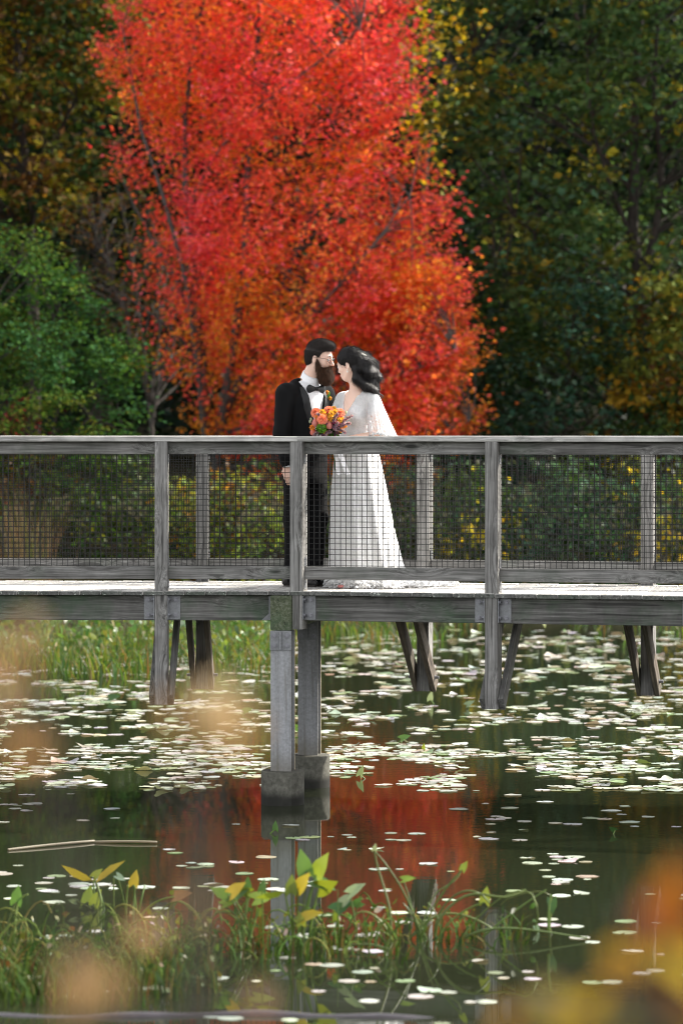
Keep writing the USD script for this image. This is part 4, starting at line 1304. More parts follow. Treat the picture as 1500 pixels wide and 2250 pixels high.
def strands(parent, name, mesh_, n, flow, length, lift, mat, width, rng, seg=5, keep=None, curl=.0, stray=.16):
    """Single hairs rooted on a surface: each follows the flow, lifting off as it goes."""
    v, f = mesh_
    a, b, c = v[f[:, 0]], v[f[:, 1]], v[f[:, 2]]
    nr = np.cross(b - a, c - a)
    ar = np.linalg.norm(nr, axis=1)
    k = rng.choice(len(f), n, p=ar / ar.sum())
    u, w = rng.uniform(size=(2, n)); m = u + w > 1; u[m], w[m] = 1 - u[m], 1 - w[m]
    P = a[k] + u[:, None] * (b[k] - a[k]) + w[:, None] * (c[k] - a[k])
    N = nr[k] / (ar[k][:, None] + 1e-12)
    if keep is not None:
        q = keep(P, N); P, N = P[q], N[q]
    n = len(P)
    L = length * rng.uniform(.6, 1.3, n)[:, None]
    d = flow(P, N) + rng.normal(0, stray, (n, 3))
    d -= (d * N).sum(1)[:, None] * N
    d /= np.linalg.norm(d, axis=1, keepdims=True) + 1e-9
    t = np.linspace(0, 1, seg)
    side = np.cross(N, d)
    C = P[:, None] - N[:, None] * .002 + d[:, None] * (L * t)[..., None] + N[:, None] * ((lift * L) * t ** 1.3)[..., None] + side[:, None] * (curl * L * np.sin(t * 5 + rng.uniform(0, 6, (n, 1))))[..., None]
    cv = UsdGeom.BasisCurves.Define(stage, path_of(parent, name))
    cv.CreateTypeAttr('linear'); cv.CreateWrapAttr('nonperiodic')
    cv.CreateCurveVertexCountsAttr(Vt.IntArray.FromNumpy(np.full(n, seg, np.int32)))
    cv.CreatePointsAttr(Vt.Vec3fArray.FromNumpy(C.reshape(-1, 3).astype(np.float32)))
    cv.CreateWidthsAttr(Vt.FloatArray.FromNumpy(np.tile(width * np.linspace(1, .4, seg), n).astype(np.float32)))
    cv.SetWidthsInterpolation('vertex')
    UsdShade.MaterialBindingAPI.Apply(cv.GetPrim()).Bind(LOOK[mat])
    return tag(cv, kind='stuff')


HR = np.random.default_rng(3)

# ------------------------------------------------------------------ the groom
GD = 24.66
GS = FOCAL / GD
g_t, g_o = thing('person', 'bearded person in black tuxedo, bow tie and glasses, facing right', 'person', (PX(690, GD), GD, DECK_Z))
gH = Head((.040, -.005, 1.634), frame((.915, -.36, -.17), roll=.03), .96)
ga = math.radians(42)
gF, gL = np.array([math.sin(ga), -math.cos(ga), 0]), np.array([math.cos(ga), math.sin(ga), 0])   # facing, and towards his left
gc = np.array([-.062, .02, 0])


def gp(f, l, z): return gc + gF * f + gL * l + np.array([0, 0, z])


shR, shL = gp(0, -.185, 1.375), gp(0, .185, 1.375)
elR, wrR = np.array([-.228, -.13, 1.10]), np.array([-.192, -.155, .865])
elL, wrL = shL + np.array([.075, .10, -.25]), shL + np.array([.29, .115, -.36])
hipR, hipL = gp(0, -.09, .90), gp(0, .09, .90)
knR, anR = np.array([-.145, -.06, .49]), np.array([-.150, -.05, .085])
knL, anL = np.array([.025, .03, .49]), np.array([.000, .02, .085])
Fb = Field((-.40, -.42, -.02), (.52, .42, 1.82), .0075)
skull(Fb, gH)
Fb.add(cone(gp(-.01, 0, 1.40), gH.p(-.022, 0, -.045), .062, .056), .03)
Fb.add(flat(gp(0, 0, 1.02), gp(.0, 0, 1.32), .13, .15, .72, gF), .05)
Fb.add(cone(gp(0, -.15, 1.38), gp(0, .15, 1.38), .055, .055), .04)
Fb.add(flat(gp(0, 0, .92), gp(0, 0, 1.02), .135, .13, .8, gF), .05)
for sh, el, wr in ((shR, elR, wrR), (shL, elL, wrL)):
    chain(Fb, [sh, el, wr], [.05, .040, .027])
for hp_, kn, an in ((hipR, knR, anR), (hipL, knL, anL)):
    chain(Fb, [hp_, kn, an], [.08, .055, .038], .03)
    Fb.add(cone(an, an + np.array([.10, -.035, -.035]), .035, .025))
hand(Fb, wrR, (.10, -.02, -1), (.6, .8, 0), .98, .32)
hand(Fb, wrL, (.9, -.3, -.25), (0, -1, .2), .98, .4)
part(g_t, 'body', Fb.mesh(), 'skin', smooth=True)
for s in (-1, 1):
    e = part(g_t, 'eye', vf(trimesh.creation.icosphere(2, .0125)), 'eye_white', matrix(*gH.M, gH.p(.0795, s * .031, -.001)), smooth=True)
    part(e, 'iris', (lambda m: (m[0] * (.55, 1, 1) + (.0105, 0, 0), m[1]))(vf(trimesh.creation.icosphere(1, .0062))), 'dark_frame')
# hair: short at the sides, fuller on top
Fh = Field(gH.c - .2, gH.c + .2, .0045)
Fh.add(gH.ell((-.014, 0, .046), (.103, .0805, .090)), .02)
Fh.add(gH.ell((.030, 0, .100), (.068, .064, .040)), .03)
Fh.add(gH.ell((.060, .01, .098), (.036, .050, .026)), .02)
Fh.add(gH.ell((-.050, 0, -.010), (.060, .070, .075)), .03)


def hair_cut(P):
    q = gH.loc(P)
    f, u, l = q[..., 0], q[..., 2], np.abs(q[..., 1])
    line = np.interp(f, [-.13, -.06, -.03, .012, .03, .045, .09, .12], [-.085, -.075, -.045, -.02, .030, .052, .066, .072])
    return line - u


hl, hh_ = gH.c - .2, gH.c + .2
Fh.cut((lambda P: -(u_ := hair_cut(P)) * -1, hl, hh_), .006) if False else None
sl, P = Fh.win(hl, hh_)
Fh.D[sl] = np.maximum(Fh.D[sl], hair_cut(P).astype(np.float32) * .8)
Fh.displace(lambda P: .006 * (meshkit.fbm(gH.loc(P) * np.array([26, 60, 34]), 3, 2) - .5))
hm_ = Fh.mesh()
h_ = part(g_t, 'hair', hm_, 'short_hair', smooth=True)
strands(h_, 'strands', hm_, 9000, lambda P, N: gH.M[0] * np.where(gH.loc(P)[:, 2:] > .06, 1.0, -.5) - gH.M[2] * np.where(gH.loc(P)[:, 2:] > .06, .0, 1.0), .020, .30, 'short_hair', .0009, HR)
Fd = Field(gH.c - (.2, .2, .26), gH.c + (.2, .2, .1), .0045)
Fd.add(gH.ell((.050, 0, -.095), (.050, .058, .050)), .02)
Fd.add(gH.ell((.068, 0, -.125), (.048, .050, .055)), .03)
Fd.add(gH.ell((.074, 0, -.136), (.044, .044, .034)), .03)
for s in (-1, 1):
    Fd.add(gH.cone((.006, s * .067, -.015), (.028, s * .060, -.075), .011, .020), .02)
    Fd.add(gH.cone((.098, s * .006, -.056), (.082, s * .034, -.068), .0075, .008), .008)
Fd.cut(gH.ell((.104, 0, -.0745), (.016, .017, .007)), .004)
Fd.displace(lambda P: .010 * (meshkit.fbm(gH.loc(P) * np.array([55, 55, 18]), 3, 4) - .5))
hm_ = Fd.mesh()
h_ = part(g_t, 'beard', hm_, 'beard_hair', smooth=True)
strands(h_, 'strands', hm_, 8000, lambda P, N: -gH.M[2] + .35 * gH.M[0] + 0 * P, .026, .40, 'beard_hair', .0009, HR, curl=.10)
for s in (-1, 1):
    part(g_t, 'eyebrow', tube([gH.p(.0935, s * .014, .021), gH.p(.092, s * .030, .026), gH.p(.080, s * .047, .021)], [.0035, .0045, .002], 6), 'short_hair', smooth=True)
ms = []
for s in (-1, 1):
    th = np.linspace(0, 2 * np.pi, 25)
    ring = [gH.p(.106 - .006 * math.cos(t) ** 2 - .010 * max(0, s * math.cos(t)) , s * .033 + .025 * math.cos(t), -.004 + .019 * math.sin(t)) for t in th]
    ms.append(tube(ring, .0014, 5))
    ms.append(tube([gH.p(.094, s * .058, .004), gH.p(.06, s * .074, .006), gH.p(-.012, s * .083, .006), gH.p(-.030, s * .080, -.012)], .0015, 5))
ms.append(tube([gH.p(.105, -.009, .004), gH.p(.110, 0, .007), gH.p(.105, .009, .004)], .0014, 5))
gl = part(g_t, 'glasses', join(ms), 'dark_frame', smooth=True)
for s in (-1, 1):
    th = np.linspace(0, 2 * np.pi, 25)[:-1]
    V = np.array([gH.p(.104, s * .033, -.004)] + [gH.p(.105 - .006 * math.cos(t) ** 2 - .010 * max(0, s * math.cos(t)), s * .033 + .024 * math.cos(t), -.004 + .018 * math.sin(t)) for t in th])
    part(gl, 'lens', (V, np.array([(0, 1 + i, 1 + (i + 1) % 24) for i in range(24)])), 'lens_glass')
# shirt with its collar
Fs = Field((-.40, -.42, .85), (.45, .42, 1.56), .0065)
Fs.add(flat(gp(.012, 0, 1.00), gp(.012, 0, 1.32), .142, .155, .72, gF), .05)
Fs.add(cone(gp(.0, -.14, 1.385), gp(.0, .14, 1.385), .058, .058), .05)
ca_ = gp(-.008, 0, 1.385)
cb_ = ca_ + (gH.p(-.022, 0, -.045) - ca_) * .80
Fs.add(cone(ca_, cb_, .074, .0665), .015)
nb = cone(gp(-.004, 0, 1.40), gH.p(-.022, 0, -.05), .061, .0575)
sl, P = Fs.win((-.40, -.42, .85), (.45, .42, 1.56))
cn = unit(gF * .62 + np.array([0, 0, 1.0]))
Fs.D[sl] = np.maximum(Fs.D[sl], np.where(np.linalg.norm((P - gp(0, 0, 1.4))[..., :2], axis=-1) < .14, ((P - (ca_ + (cb_ - ca_) * .80)) @ cn), -1).astype(np.float32))
chain(Fs, [wrR + (elR - wrR) * .12, wrR + (wrR - elR) * .09], [.034, .035])
Fs.cut(cone(wrR + (elR - wrR) * -.05, wrR + (wrR - elR) * .3, .029, .031), .003)
part(g_t, 'shirt', Fs.mesh(), 'shirt_white', smooth=True)
for z in (1.20, 1.11):
    part(g_t, 'shirt_stud', vf(trimesh.creation.icosphere(1, .006)), 'satin_black', matrix((1, 0, 0), (0, 1, 0), (0, 0, 1), gp(.122, 0, z)))
# jacket, open in a deep V
Fj = Field((-.42, -.45, .70), (.50, .45, 1.52), .0065)
Fj.add(flat(gp(.004, 0, 1.00), gp(.004, 0, 1.31), .158, .172, .78, gF), .05)
Fj.add(flat(gp(0, 0, .80), gp(.004, 0, 1.00), .165, .158, .78, gF), .05)
Fj.add(cone(gp(-.005, -.165, 1.378), gp(-.005, .165, 1.378), .068, .068), .05)
Fj.add(cone(gp(-.02, -.06, 1.425), gp(-.02, .06, 1.425), .052, .052), .05)
chain(Fj, [shR, elR, wrR + (elR - wrR) * .10], [.076, .060, .046], .03)
chain(Fj, [shL, elL, wrL + (elL - wrL) * .10], [.074, .058, .046], .03)


def vee(P):
    q = P - gc
    f, l, z = q @ gF, q @ gL, q[..., 2]
    half = np.interp(z, [.98, 1.02, 1.40, 1.50], [-.02, .002, .085, .10])
    return np.maximum(np.maximum(np.abs(l) - half, .02 - f), .60 - z) if False else np.maximum(np.abs(l) - half, .015 - f)


sl, P = Fj.win((-.42, -.45, .70), (.50, .45, 1.52))
Fj.D[sl] = np.maximum(Fj.D[sl], -vee(P).astype(np.float32) * .9)
Fj.D[sl] = np.maximum(Fj.D[sl], (.735 + .0 * P[..., 2] - P[..., 2]).astype(np.float32))
Fj.cut(cone(gp(-.004, 0, 1.38), gH.p(-.022, 0, -.03), .070, .072), .004)
Fj.displace(lambda P: .006 * (meshkit.fbm(P * np.array([7, 7, 13]), 3, 8) - .5))
jk = part(g_t, 'jacket', Fj.mesh(), 'suit_black', smooth=True)


def proj(F, p, d, lift=.004):
    """Where the ray from outside along -d meets the field's surface, lifted off it."""
    p = np.asarray(p, float)
    for t in np.arange(.25, -.15, -.004):
        q = p + d * t
        ix = np.round((q - F.lo) / F.res).astype(int)
        if np.all(ix >= 0) and np.all(ix < F.n) and F.D[tuple(ix)] < 0:
            return q + d * (lift + .004)
    return p + d * .12


for s in (-1, 1):           # shawl lapels lying on the jacket's fronts
    zs = np.linspace(1.425, 1.02, 14)
    V = []
    for i, z in enumerate(zs):
        h_ = np.interp(z, [1.02, 1.40, 1.50], [.003, .084, .10])
        wd = np.interp(z, [1.02, 1.10, 1.28, 1.40, 1.43], [.006, .032, .052, .040, .026])
        for u in (0, .5, 1):
            V.append(proj(Fj, gp(0, s * (h_ + .002 + u * wd), z), gF, .002 + .004 * math.sin(u * math.pi)))
    V = np.array(V)
    F_ = []
    for i in range(13):
        for j in range(2):
            a = i * 3 + j
            F_ += [(a, a + 1, a + 4), (a, a + 4, a + 3)]
    part(jk, 'lapel', (V, np.array(F_)), 'satin_black', smooth=True)
# bow tie
bc_ = proj(Fs, gp(0, .006, 1.412), gF, .010)
Ft = Field(bc_ - .1, bc_ + .1, .003)
for s in (-1, 1):
    Ft.add(flat(bc_ + gL * s * .008, bc_ + gL * s * .058 + gF * -.010, .011, .031, .42, gF), .006)
Ft.add(ell(bc_ + gF * .006, (.013, .013, .015)), .004)
part(g_t, 'bow_tie', Ft.mesh(), 'satin_black', smooth=True)
# trousers and shoes
Fp = Field((-.42, -.36, .03), (.36, .36, 1.06), .0075)
Fp.add(flat(gp(0, 0, .88), gp(0, 0, 1.0), .145, .142, .78, gF), .05)
for hp_, kn, an in ((hipR, knR, anR), (hipL, knL, anL)):
    chain(Fp, [hp_, kn, an + (0, 0, .03)], [.092, .070, .062], .04)
    Fp.add(cone(an + (0, 0, .05), an + np.array([.012, -.004, -.035]), .060, .062), .02)
Fp.displace(lambda P: .010 * (meshkit.fbm(P * np.array([9, 9, 6]), 3, 5) - .5))
part(g_t, 'trousers', Fp.mesh(), 'suit_black', smooth=True)
for an, dirn in ((anR, unit((.93, -.36, 0))), (anL, unit((.96, -.28, 0)))):
    Fo = Field(an + (-.14, -.2, -.10), an + (.30, .15, .06), .0055)
    hl_, bl_, tp = an - dirn * .050, an + dirn * .10, an + dirn * .165
    z = lambda p, h: np.array([p[0], p[1], h])
    Fo.add(cone(z(hl_, .036), z(bl_, .034), .034, .040), .02)
    Fo.add(cone(z(bl_, .034), z(tp, .026), .038, .024), .02)
    Fo.add(cone(z(an - dirn * .03, .05), z(an, .085), .036, .040), .03)
    Fo.cut((lambda P: P[..., 2] - .012, an + (-.2, -.25, -.2), an + (.35, .2, .02)), .004)
    sh_ = part(g_t, 'shoe', Fo.mesh(), 'shoe_leather', smooth=True)
    n_s = 28
    th = np.arange(n_s) * 2 * np.pi / n_s
    sd = np.array([-dirn[1], dirn[0], 0])
    c0 = z(an + dirn * .055, 0)
    ring = np.array([c0 + dirn * (.128 * math.cos(t)) + sd * (.042 * math.sin(t) * (1 - .12 * math.cos(t))) for t in th])
    V = np.vstack([ring + (0, 0, .0005), ring + (0, 0, .014), [c0 + (0, 0, .0005)], [c0 + (0, 0, .014)]])
    F_ = [(i, (i + 1) % n_s, n_s + (i + 1) % n_s) for i in range(n_s)] + [(i, n_s + (i + 1) % n_s, n_s + i) for i in range(n_s)] + [(2 * n_s, (i + 1) % n_s, i) for i in range(n_s)] + [(2 * n_s + 1, n_s + i, n_s + (i + 1) % n_s) for i in range(n_s)]
    part(sh_, 'sole', (V, np.array(F_)), 'dark_frame')

# flowers
def petals(c, n, r, layers, up, cup, wid, rng, fold=.0, axis=(0, 0, 1)):
    """A bloom of cupped petals about c; axis: the way it faces."""
    ax = unit(axis); e1 = unit(np.cross(ax, [.3, .5, .81])); e2 = np.cross(ax, e1)
    P, A, N, S_ = [], [], [], []
    for k in range(layers):
        t = k / max(layers - 1, 1)
        for j in range(n):
            a = 2 * np.pi * (j + .5 * k + rng.uniform(-.15, .15)) / n
            o = e1 * math.cos(a) + e2 * math.sin(a)
            el = math.radians(np.interp(t, [0, 1], [-25, 80]) + rng.normal(0, 6))
            d = o * math.cos(el) + ax * math.sin(el)
            P.append(np.asarray(c) + d * r * .30); A.append(d * (1 - cup) + ax * cup); N.append(ax * math.cos(el) - o * math.sin(el)); S_.append(r * .75 * (1 - .25 * t))
    return np.array(P), np.array(A), np.array(N), np.array(S_)


def bloom(parent, name, c, r, col, n=11, layers=7, wid=1.0, cup=.0, axis=(0, -1, .3), rng=np.random.default_rng(5), label=None):
    P, A, N, S_ = petals(c, n, r, layers, 1, cup, wid, rng, axis=axis)
    V, F, C = leaf_mesh(P, A, N, S_, palette(len(P), [col], jitter=.12, rng=rng), 'oval')
    i = vf(trimesh.creation.icosphere(2, r * .62))
    C = np.vstack([C, np.repeat(np.array([col]) * .55, len(i[0]), 0)])
    V, F = join([(V, F), (i[0] + c, i[1])])
    return part(parent, name, (V, F), 'waxy_leaves', col=C, label=label)


# boutonniere on his left lapel
bt = proj(Fj, gp(0, .135, 1.372), gF, .012)
bq = part(g_t, 'boutonniere', tube([bt + (-.004, 0, -.05), bt], .004, 6), 'satin_black')
bloom(bq, 'flower', bt + np.array([-.012, -.012, .016]), .018, (.75, .28, .02), n=6, layers=4)
bloom(bq, 'flower', bt + np.array([.010, -.012, -.026]), .016, (.78, .36, .02), n=6, layers=4)
v_, f_, c_ = leaf_mesh(np.array([bt + (0, -.012, -.004)] * 6), R.normal(0, 1, (6, 3)), np.tile([[0, -1., 0]], (6, 1)) + R.normal(0, .3, (6, 3)), np.full(6, .026), palette(6, [(.06, .20, .03)]), 'oval')
part(bq, 'leaf', (v_, f_), 'waxy_leaves', col=c_)

# ------------------------------------------------------------------ the bride
QD = 24.50
b_t, b_o = thing('person', 'dark-haired person in a white lace wedding dress with flutter sleeves', 'person', (PX(790, QD), QD, DECK_Z))
bH = Head((-.072, -.02, 1.585), frame((-.86, .36, -.27), roll=-.02), .90)
ba = math.radians(-44)
bF, bL = np.array([math.sin(ba), -math.cos(ba), 0]), np.array([math.cos(ba), math.sin(ba), 0])
bcn = np.array([-.022, .0, 0])


def bp(f, l, z): return bcn + bF * f + bL * l + np.array([0, 0, z])


sL, sR = bp(-.01, .150, 1.335), bp(-.01, -.150, 1.335)
eL, wL = np.array([.135, -.165, 1.085]), np.array([-.075, -.225, 1.055])
eR, wR = sR + np.array([-.07, -.03, -.26]), np.array([-.215, -.150, 1.02])
Fb = Field((-.34, -.36, -.02), (.34, .34, 1.74), .007)
skull(Fb, bH, True)
Fb.add(cone(bp(-.01, 0, 1.36), bH.p(-.022, 0, -.05), .047, .045), .03)
Fb.add(flat(bp(0, 0, 1.08), bp(0, 0, 1.27), .105, .122, .74, bF), .05)
Fb.add(cone(bp(-.01, -.125, 1.345), bp(-.01, .125, 1.345), .040, .040), .045)
Fb.add(flat(bp(0, 0, .90), bp(0, 0, 1.08), .108, .098, .78, bF), .03)
for s in (-1, 1):
    Fb.add(ell(bp(.075, s * .062, 1.215), (.056, .056, .056)), .03)
for sh, el, wr in ((sL, eL, wL), (sR, eR, wR)):
    chain(Fb, [sh, el, wr], [.042, .034, .0225])
for s in (-1, 1):
    chain(Fb, [bp(0, s * .05, .88), bp(.0, s * .055, .48), bp(0, s * .06, .09)], [.062, .050, .035], .03)
    Fb.add(cone(bp(0, s * .07, .07), bp(.13, s * .07, .028), .033, .022))
hand(Fb, wL, (-1, .02, .05), (0, -.25, -1), .88, .55)
hand(Fb, wR, (.25, -1, .1), (.8, .3, -.4), .88, .6)
part(b_t, 'body', Fb.mesh(), 'fair_skin', smooth=True)
for s in (-1, 1):
    e = part(b_t, 'eye', vf(trimesh.creation.icosphere(2, .0112)), 'eye_white', matrix(*bH.M, bH.p(.0795, s * .031, -.001)), smooth=True)
    part(e, 'iris', (lambda m: (m[0] * (.55, 1, 1) + (.0093, 0, 0), m[1]))(vf(trimesh.creation.icosphere(1, .006))), 'dark_frame')
    part(b_t, 'eyebrow', tube([bH.p(.0925, s * .014, .021), bH.p(.090, s * .030, .026), bH.p(.078, s * .046, .020)], [.002, .003, .0015], 6), 'black_hair', smooth=True)
    part(b_t, 'eyelashes', tube([bH.p(.094, s * .020, .002), bH.p(.0965, s * .031, .004), bH.p(.090, s * .043, .001)], [.001, .0022, .001], 5), 'black_hair', smooth=True)
part(b_t, 'lips', join([vf(trimesh.creation.icosphere(2, 1.0))]) if False else (lambda m: ((m[0] * (.0095, .0195, .0062) * bH.s) @ bH.M + bH.p(.0918, 0, -.0712), m[1]))(vf(trimesh.creation.icosphere(2, 1.0))), 'lip', smooth=True)
# hair: smooth over the crown, half pinned up, waves falling to the back
Fh = Field(bH.c + (-.16, -.2, -.30), bH.c + (.28, .22, .17), .0045)
Fh.add(bH.ell((-.016, 0, .046), (.106, .086, .090)), .02)
Fh.add(bH.ell((-.070, 0, .010), (.062, .074, .085)), .03)
sl, P = Fh.win(bH.c - .3, bH.c + .3)
q = bH.loc(P)
line = np.interp(q[..., 0], [-.2, -.03, -.005, .020, .055, .075, .09, .12], [-.30, -.12, -.035, -.012, .015, .045, .070, .085])
Fh.D[sl] = np.maximum(Fh.D[sl], (line - q[..., 2]).astype(np.float32) * .8)
# the falling hair, in the person's own frame (towards the back of the head and the near shoulder)
bk = lambda px, py, y: np.array([(px - 790) / 309.5, y, (1290 - py) / 309.5])
chain(Fh, [bk(786, 792, -.02), bk(801, 802, -.05), bk(812, 822, -.07), bk(818, 842, -.075), bk(824, 862, -.07)], [.054, .058, .050, .037, .018], .03)
chain(Fh, [bk(800, 785, .0), bk(815, 800, .0), bk(824, 825, -.02), bk(829, 848, -.03)], [.046, .043, .034, .017], .03)
chain(Fh, [bk(778, 812, -.085), bk(786, 830, -.10), bk(802, 846, -.115), bk(818, 858, -.105), bk(829, 866, -.09)], [.022, .030, .032, .026, .012], .02)
chain(Fh, [bk(822, 812, -.05), bk(830, 830, -.055), bk(831, 848, -.05)], [.018, .020, .010], .015)


def waves(P):
    t = P[..., 2] * 62 + P[..., 0] * 26 + 6 * meshkit.fbm(P * 6, 2, 3)
    st = meshkit.fbm(np.stack([P[..., 0] * 90 - P[..., 2] * 40, P[..., 1] * 90, P[..., 2] * 26], -1), 3, 7)
    low = np.clip((1.60 - P[..., 2]) * 8, .15, 1)
    return low * .007 * np.sin(t) + .007 * (st - .5)


Fh.displace(waves)
hm_ = Fh.mesh()
hr = part(b_t, 'hair', hm_, 'black_hair', smooth=True)


def fall(P, N):
    low = np.clip((1.63 - P[:, 2:]) * 9, 0, 1)
    w_ = np.sin(P[:, 2:] * 55 + P[:, :1] * 30)
    return (1 - low) * (-bH.M[0] - .5 * bH.M[2]) + low * (np.array([.35, 0, -1.0]) + w_ * np.array([.45, .25, 0]))


strands(hr, 'strands', hm_, 9000, fall, .045, .02, 'black_hair', .0009, HR, seg=6, curl=.03, stray=.05)
# loose locks curling at the ends
for k in range(7):
    a = bk(800 + R.uniform(0, 24), 838 + R.uniform(0, 16), -.07 + R.uniform(-.04, .03))
    pts_ = [a]
    for m in range(6):
        pts_.append(pts_[-1] + np.array([.010 + .012 * math.sin(m * 1.6 + k), .006 * math.cos(m * 1.9 + k), -.013 + .006 * math.sin(m + k)]))
    part(hr, 'lock', tube(curve(pts_, 12), np.linspace(.009, .0015, 12), 6), 'black_hair', smooth=True)
cl = part(b_t, 'hair_clip', vf(trimesh.creation.icosphere(1, .008)), 'pearl', matrix((1, 0, 0), (0, 1, 0), (0, 0, 1), bk(797, 778, -.075)), smooth=True)
for d in ((.010, -.004, -.003), (-.008, -.004, .006), (.018, .0, -.008)):
    part(cl, 'pearl', vf(trimesh.creation.icosphere(1, .0055)), 'pearl', matrix((1, 0, 0), (0, 1, 0), (0, 0, 1), d), smooth=True)
ea = bH.p(-.004, .086, -.046)
er = part(b_t, 'earring', vf(trimesh.creation.icosphere(1, .004)), 'pearl', matrix((1, 0, 0), (0, 1, 0), (0, 0, 1), ea), smooth=True)
part(er, 'drop', vf(trimesh.creation.icosphere(1, .0055)), 'pearl', matrix((1, 0, 0), (0, 1, 0), (0, 0, 1.5), (0, 0, -.013)), smooth=True)
# bodice with a deep V neck
Fs = Field((-.34, -.34, .90), (.34, .34, 1.44), .006)
Fs.add(flat(bp(0, 0, 1.06), bp(0, 0, 1.27), .116, .133, .78, bF), .05)
Fs.add(cone(bp(-.01, -.125, 1.345), bp(-.01, .125, 1.345), .049, .049), .045)
Fs.add(flat(bp(0, 0, .96), bp(0, 0, 1.06), .118, .112, .80, bF), .05)
for s in (-1, 1):
    Fs.add(ell(bp(.078, s * .062, 1.215), (.064, .064, .064)), .03)
chain(Fs, [sL, sL + (eL - sL) * .35], [.052, .047], .02)
chain(Fs, [sR, sR + (eR - sR) * .35], [.052, .047], .02)
sl, P = Fs.win((-.34, -.34, .90), (.34, .34, 1.44))
q = P - bcn
half = np.interp(q[..., 2], [1.17, 1.19, 1.34, 1.44], [-.02, .002, .058, .085])
Fs.D[sl] = np.maximum(Fs.D[sl], -np.maximum(np.abs(q @ bL) - half, .0 - (q @ bF)).astype(np.float32) * .9)
Fs.D[sl] = np.maximum(Fs.D[sl], -np.maximum(np.abs(q @ bL) - .075, 1.365 - q[..., 2]).astype(np.float32))
Fs.displace(lambda P: .003 * (meshkit.fbm(P * 55, 3, 5) - .5))
part(b_t, 'bodice', Fs.mesh(), 'lace', smooth=True)


def loft(rings):
    n = len(rings[0])
    V = np.vstack(rings)
    i, j = np.meshgrid(np.arange(len(rings) - 1), np.arange(n), indexing='ij')
    a, b = (i * n + j).ravel(), (i * n + (j + 1) % n).ravel()
    return V, np.vstack([np.stack([a, b, b + n], 1), np.stack([a, b + n, a + n], 1)])


# skirt: narrow at the waist, folds deepening to the hem, a train spread to the right and back
zs = np.concatenate([np.linspace(1.10, .12, 42), np.linspace(.10, .012, 8)])
rings = []
NTH = 180
th = np.arange(NTH) * 2 * np.pi / NTH
for z in zs:
    # edges of the skirt in the photo, left and right, in its own metres
    xl = np.interp(z, [0, .16, .61, .80, .94, 1.04, 1.10], [-.215, -.222, -.212, -.195, -.182, -.155, -.135])
    xr = np.interp(z, [0, .06, .16, .40, .61, .80, .94, 1.04, 1.10], [.36, .315, .290, .235, .200, .165, .138, .105, .09])
    ccx, rx = (xl + xr) / 2, (xr - xl) / 2
    ry = np.interp(z, [0, .16, .61, .94, 1.10], [.33, .29, .21, .135, .088])
    cy = np.interp(z, [0, .61, .94, 1.10], [.08, .02, 0, 0])
    amp = np.interp(z, [0, .1, .6, .95, 1.1], [.026, .018, .008, .002, 0])
    w = amp * (.6 * np.sin(th * 11 + 1.4) + .5 * np.sin(th * 17 + .3 + z) + .4 * np.sin(th * 7 + 2)) * np.where(np.cos(th) < -.8, .4, 1)
    # train: the hem reaches out to the right and back near the deck
    tr = np.interp(z, [0, .02, .05, .09, .16], [.36, .30, .12, .03, 0])
    lobe = np.clip(np.cos(th - .30), 0, 1) ** 3
    x = ccx + (rx + w) * np.cos(th) + tr * lobe
    y = cy + (ry + w) * np.sin(th) * 1 + tr * lobe * .30
    y = np.minimum(y, 1.25)
    rings.append(np.stack([x, y, np.full(NTH, z) + .006 * np.sin(th * 9 + 1) * (z < .09)], 1))
sk = loft(rings)
sk[0][:, 2] = np.maximum(sk[0][:, 2], .006)
nz = meshkit.fbm(sk[0] * 60, 3, 3) - .5
sk[0][:, 0] += .004 * nz; sk[0][:, 1] += .004 * nz
skirt = part(b_t, 'skirt', sk, 'lace', smooth=True)
# ruffled lace edging along the hem
hem = rings[-1]
n_h = 900
t_ = R.uniform(0, NTH, n_h); i0 = t_.astype(int); fr = (t_ - i0)[:, None]
P = hem[i0 % NTH] * (1 - fr) + hem[(i0 + 1) % NTH] * fr
P[:, 2] = R.uniform(.008, .06, n_h) ** 1.0
tan_ = hem[(i0 + 1) % NTH] - hem[i0 % NTH]
out = np.stack([tan_[:, 1], -tan_[:, 0], 0 * tan_[:, 0]], 1); out /= np.linalg.norm(out, axis=1, keepdims=True) + 1e-9
ax = out * .5 + R.normal(0, .5, (n_h, 3)); ax[:, 2] = -np.abs(ax[:, 2]) * .5
hm = leaf_mesh(P + out * .012, ax, out + R.normal(0, .4, (n_h, 3)), R.uniform(.02, .045, n_h), np.full((n_h, 3), .8), 'oval')
hm[0][:, 2] = np.maximum(hm[0][:, 2], .004)
part(skirt, 'hem_ruffle', hm[:2], 'lace')
part(b_t, 'toe', (lambda m: (m[0] * (.022, .018, .012), m[1]))(vf(trimesh.creation.icosphere(2, 1.0))), 'lip', matrix((1, 0, 0), (0, 1, 0), (0, 0, 1), (-.135, -.27, .02)), smooth=True)


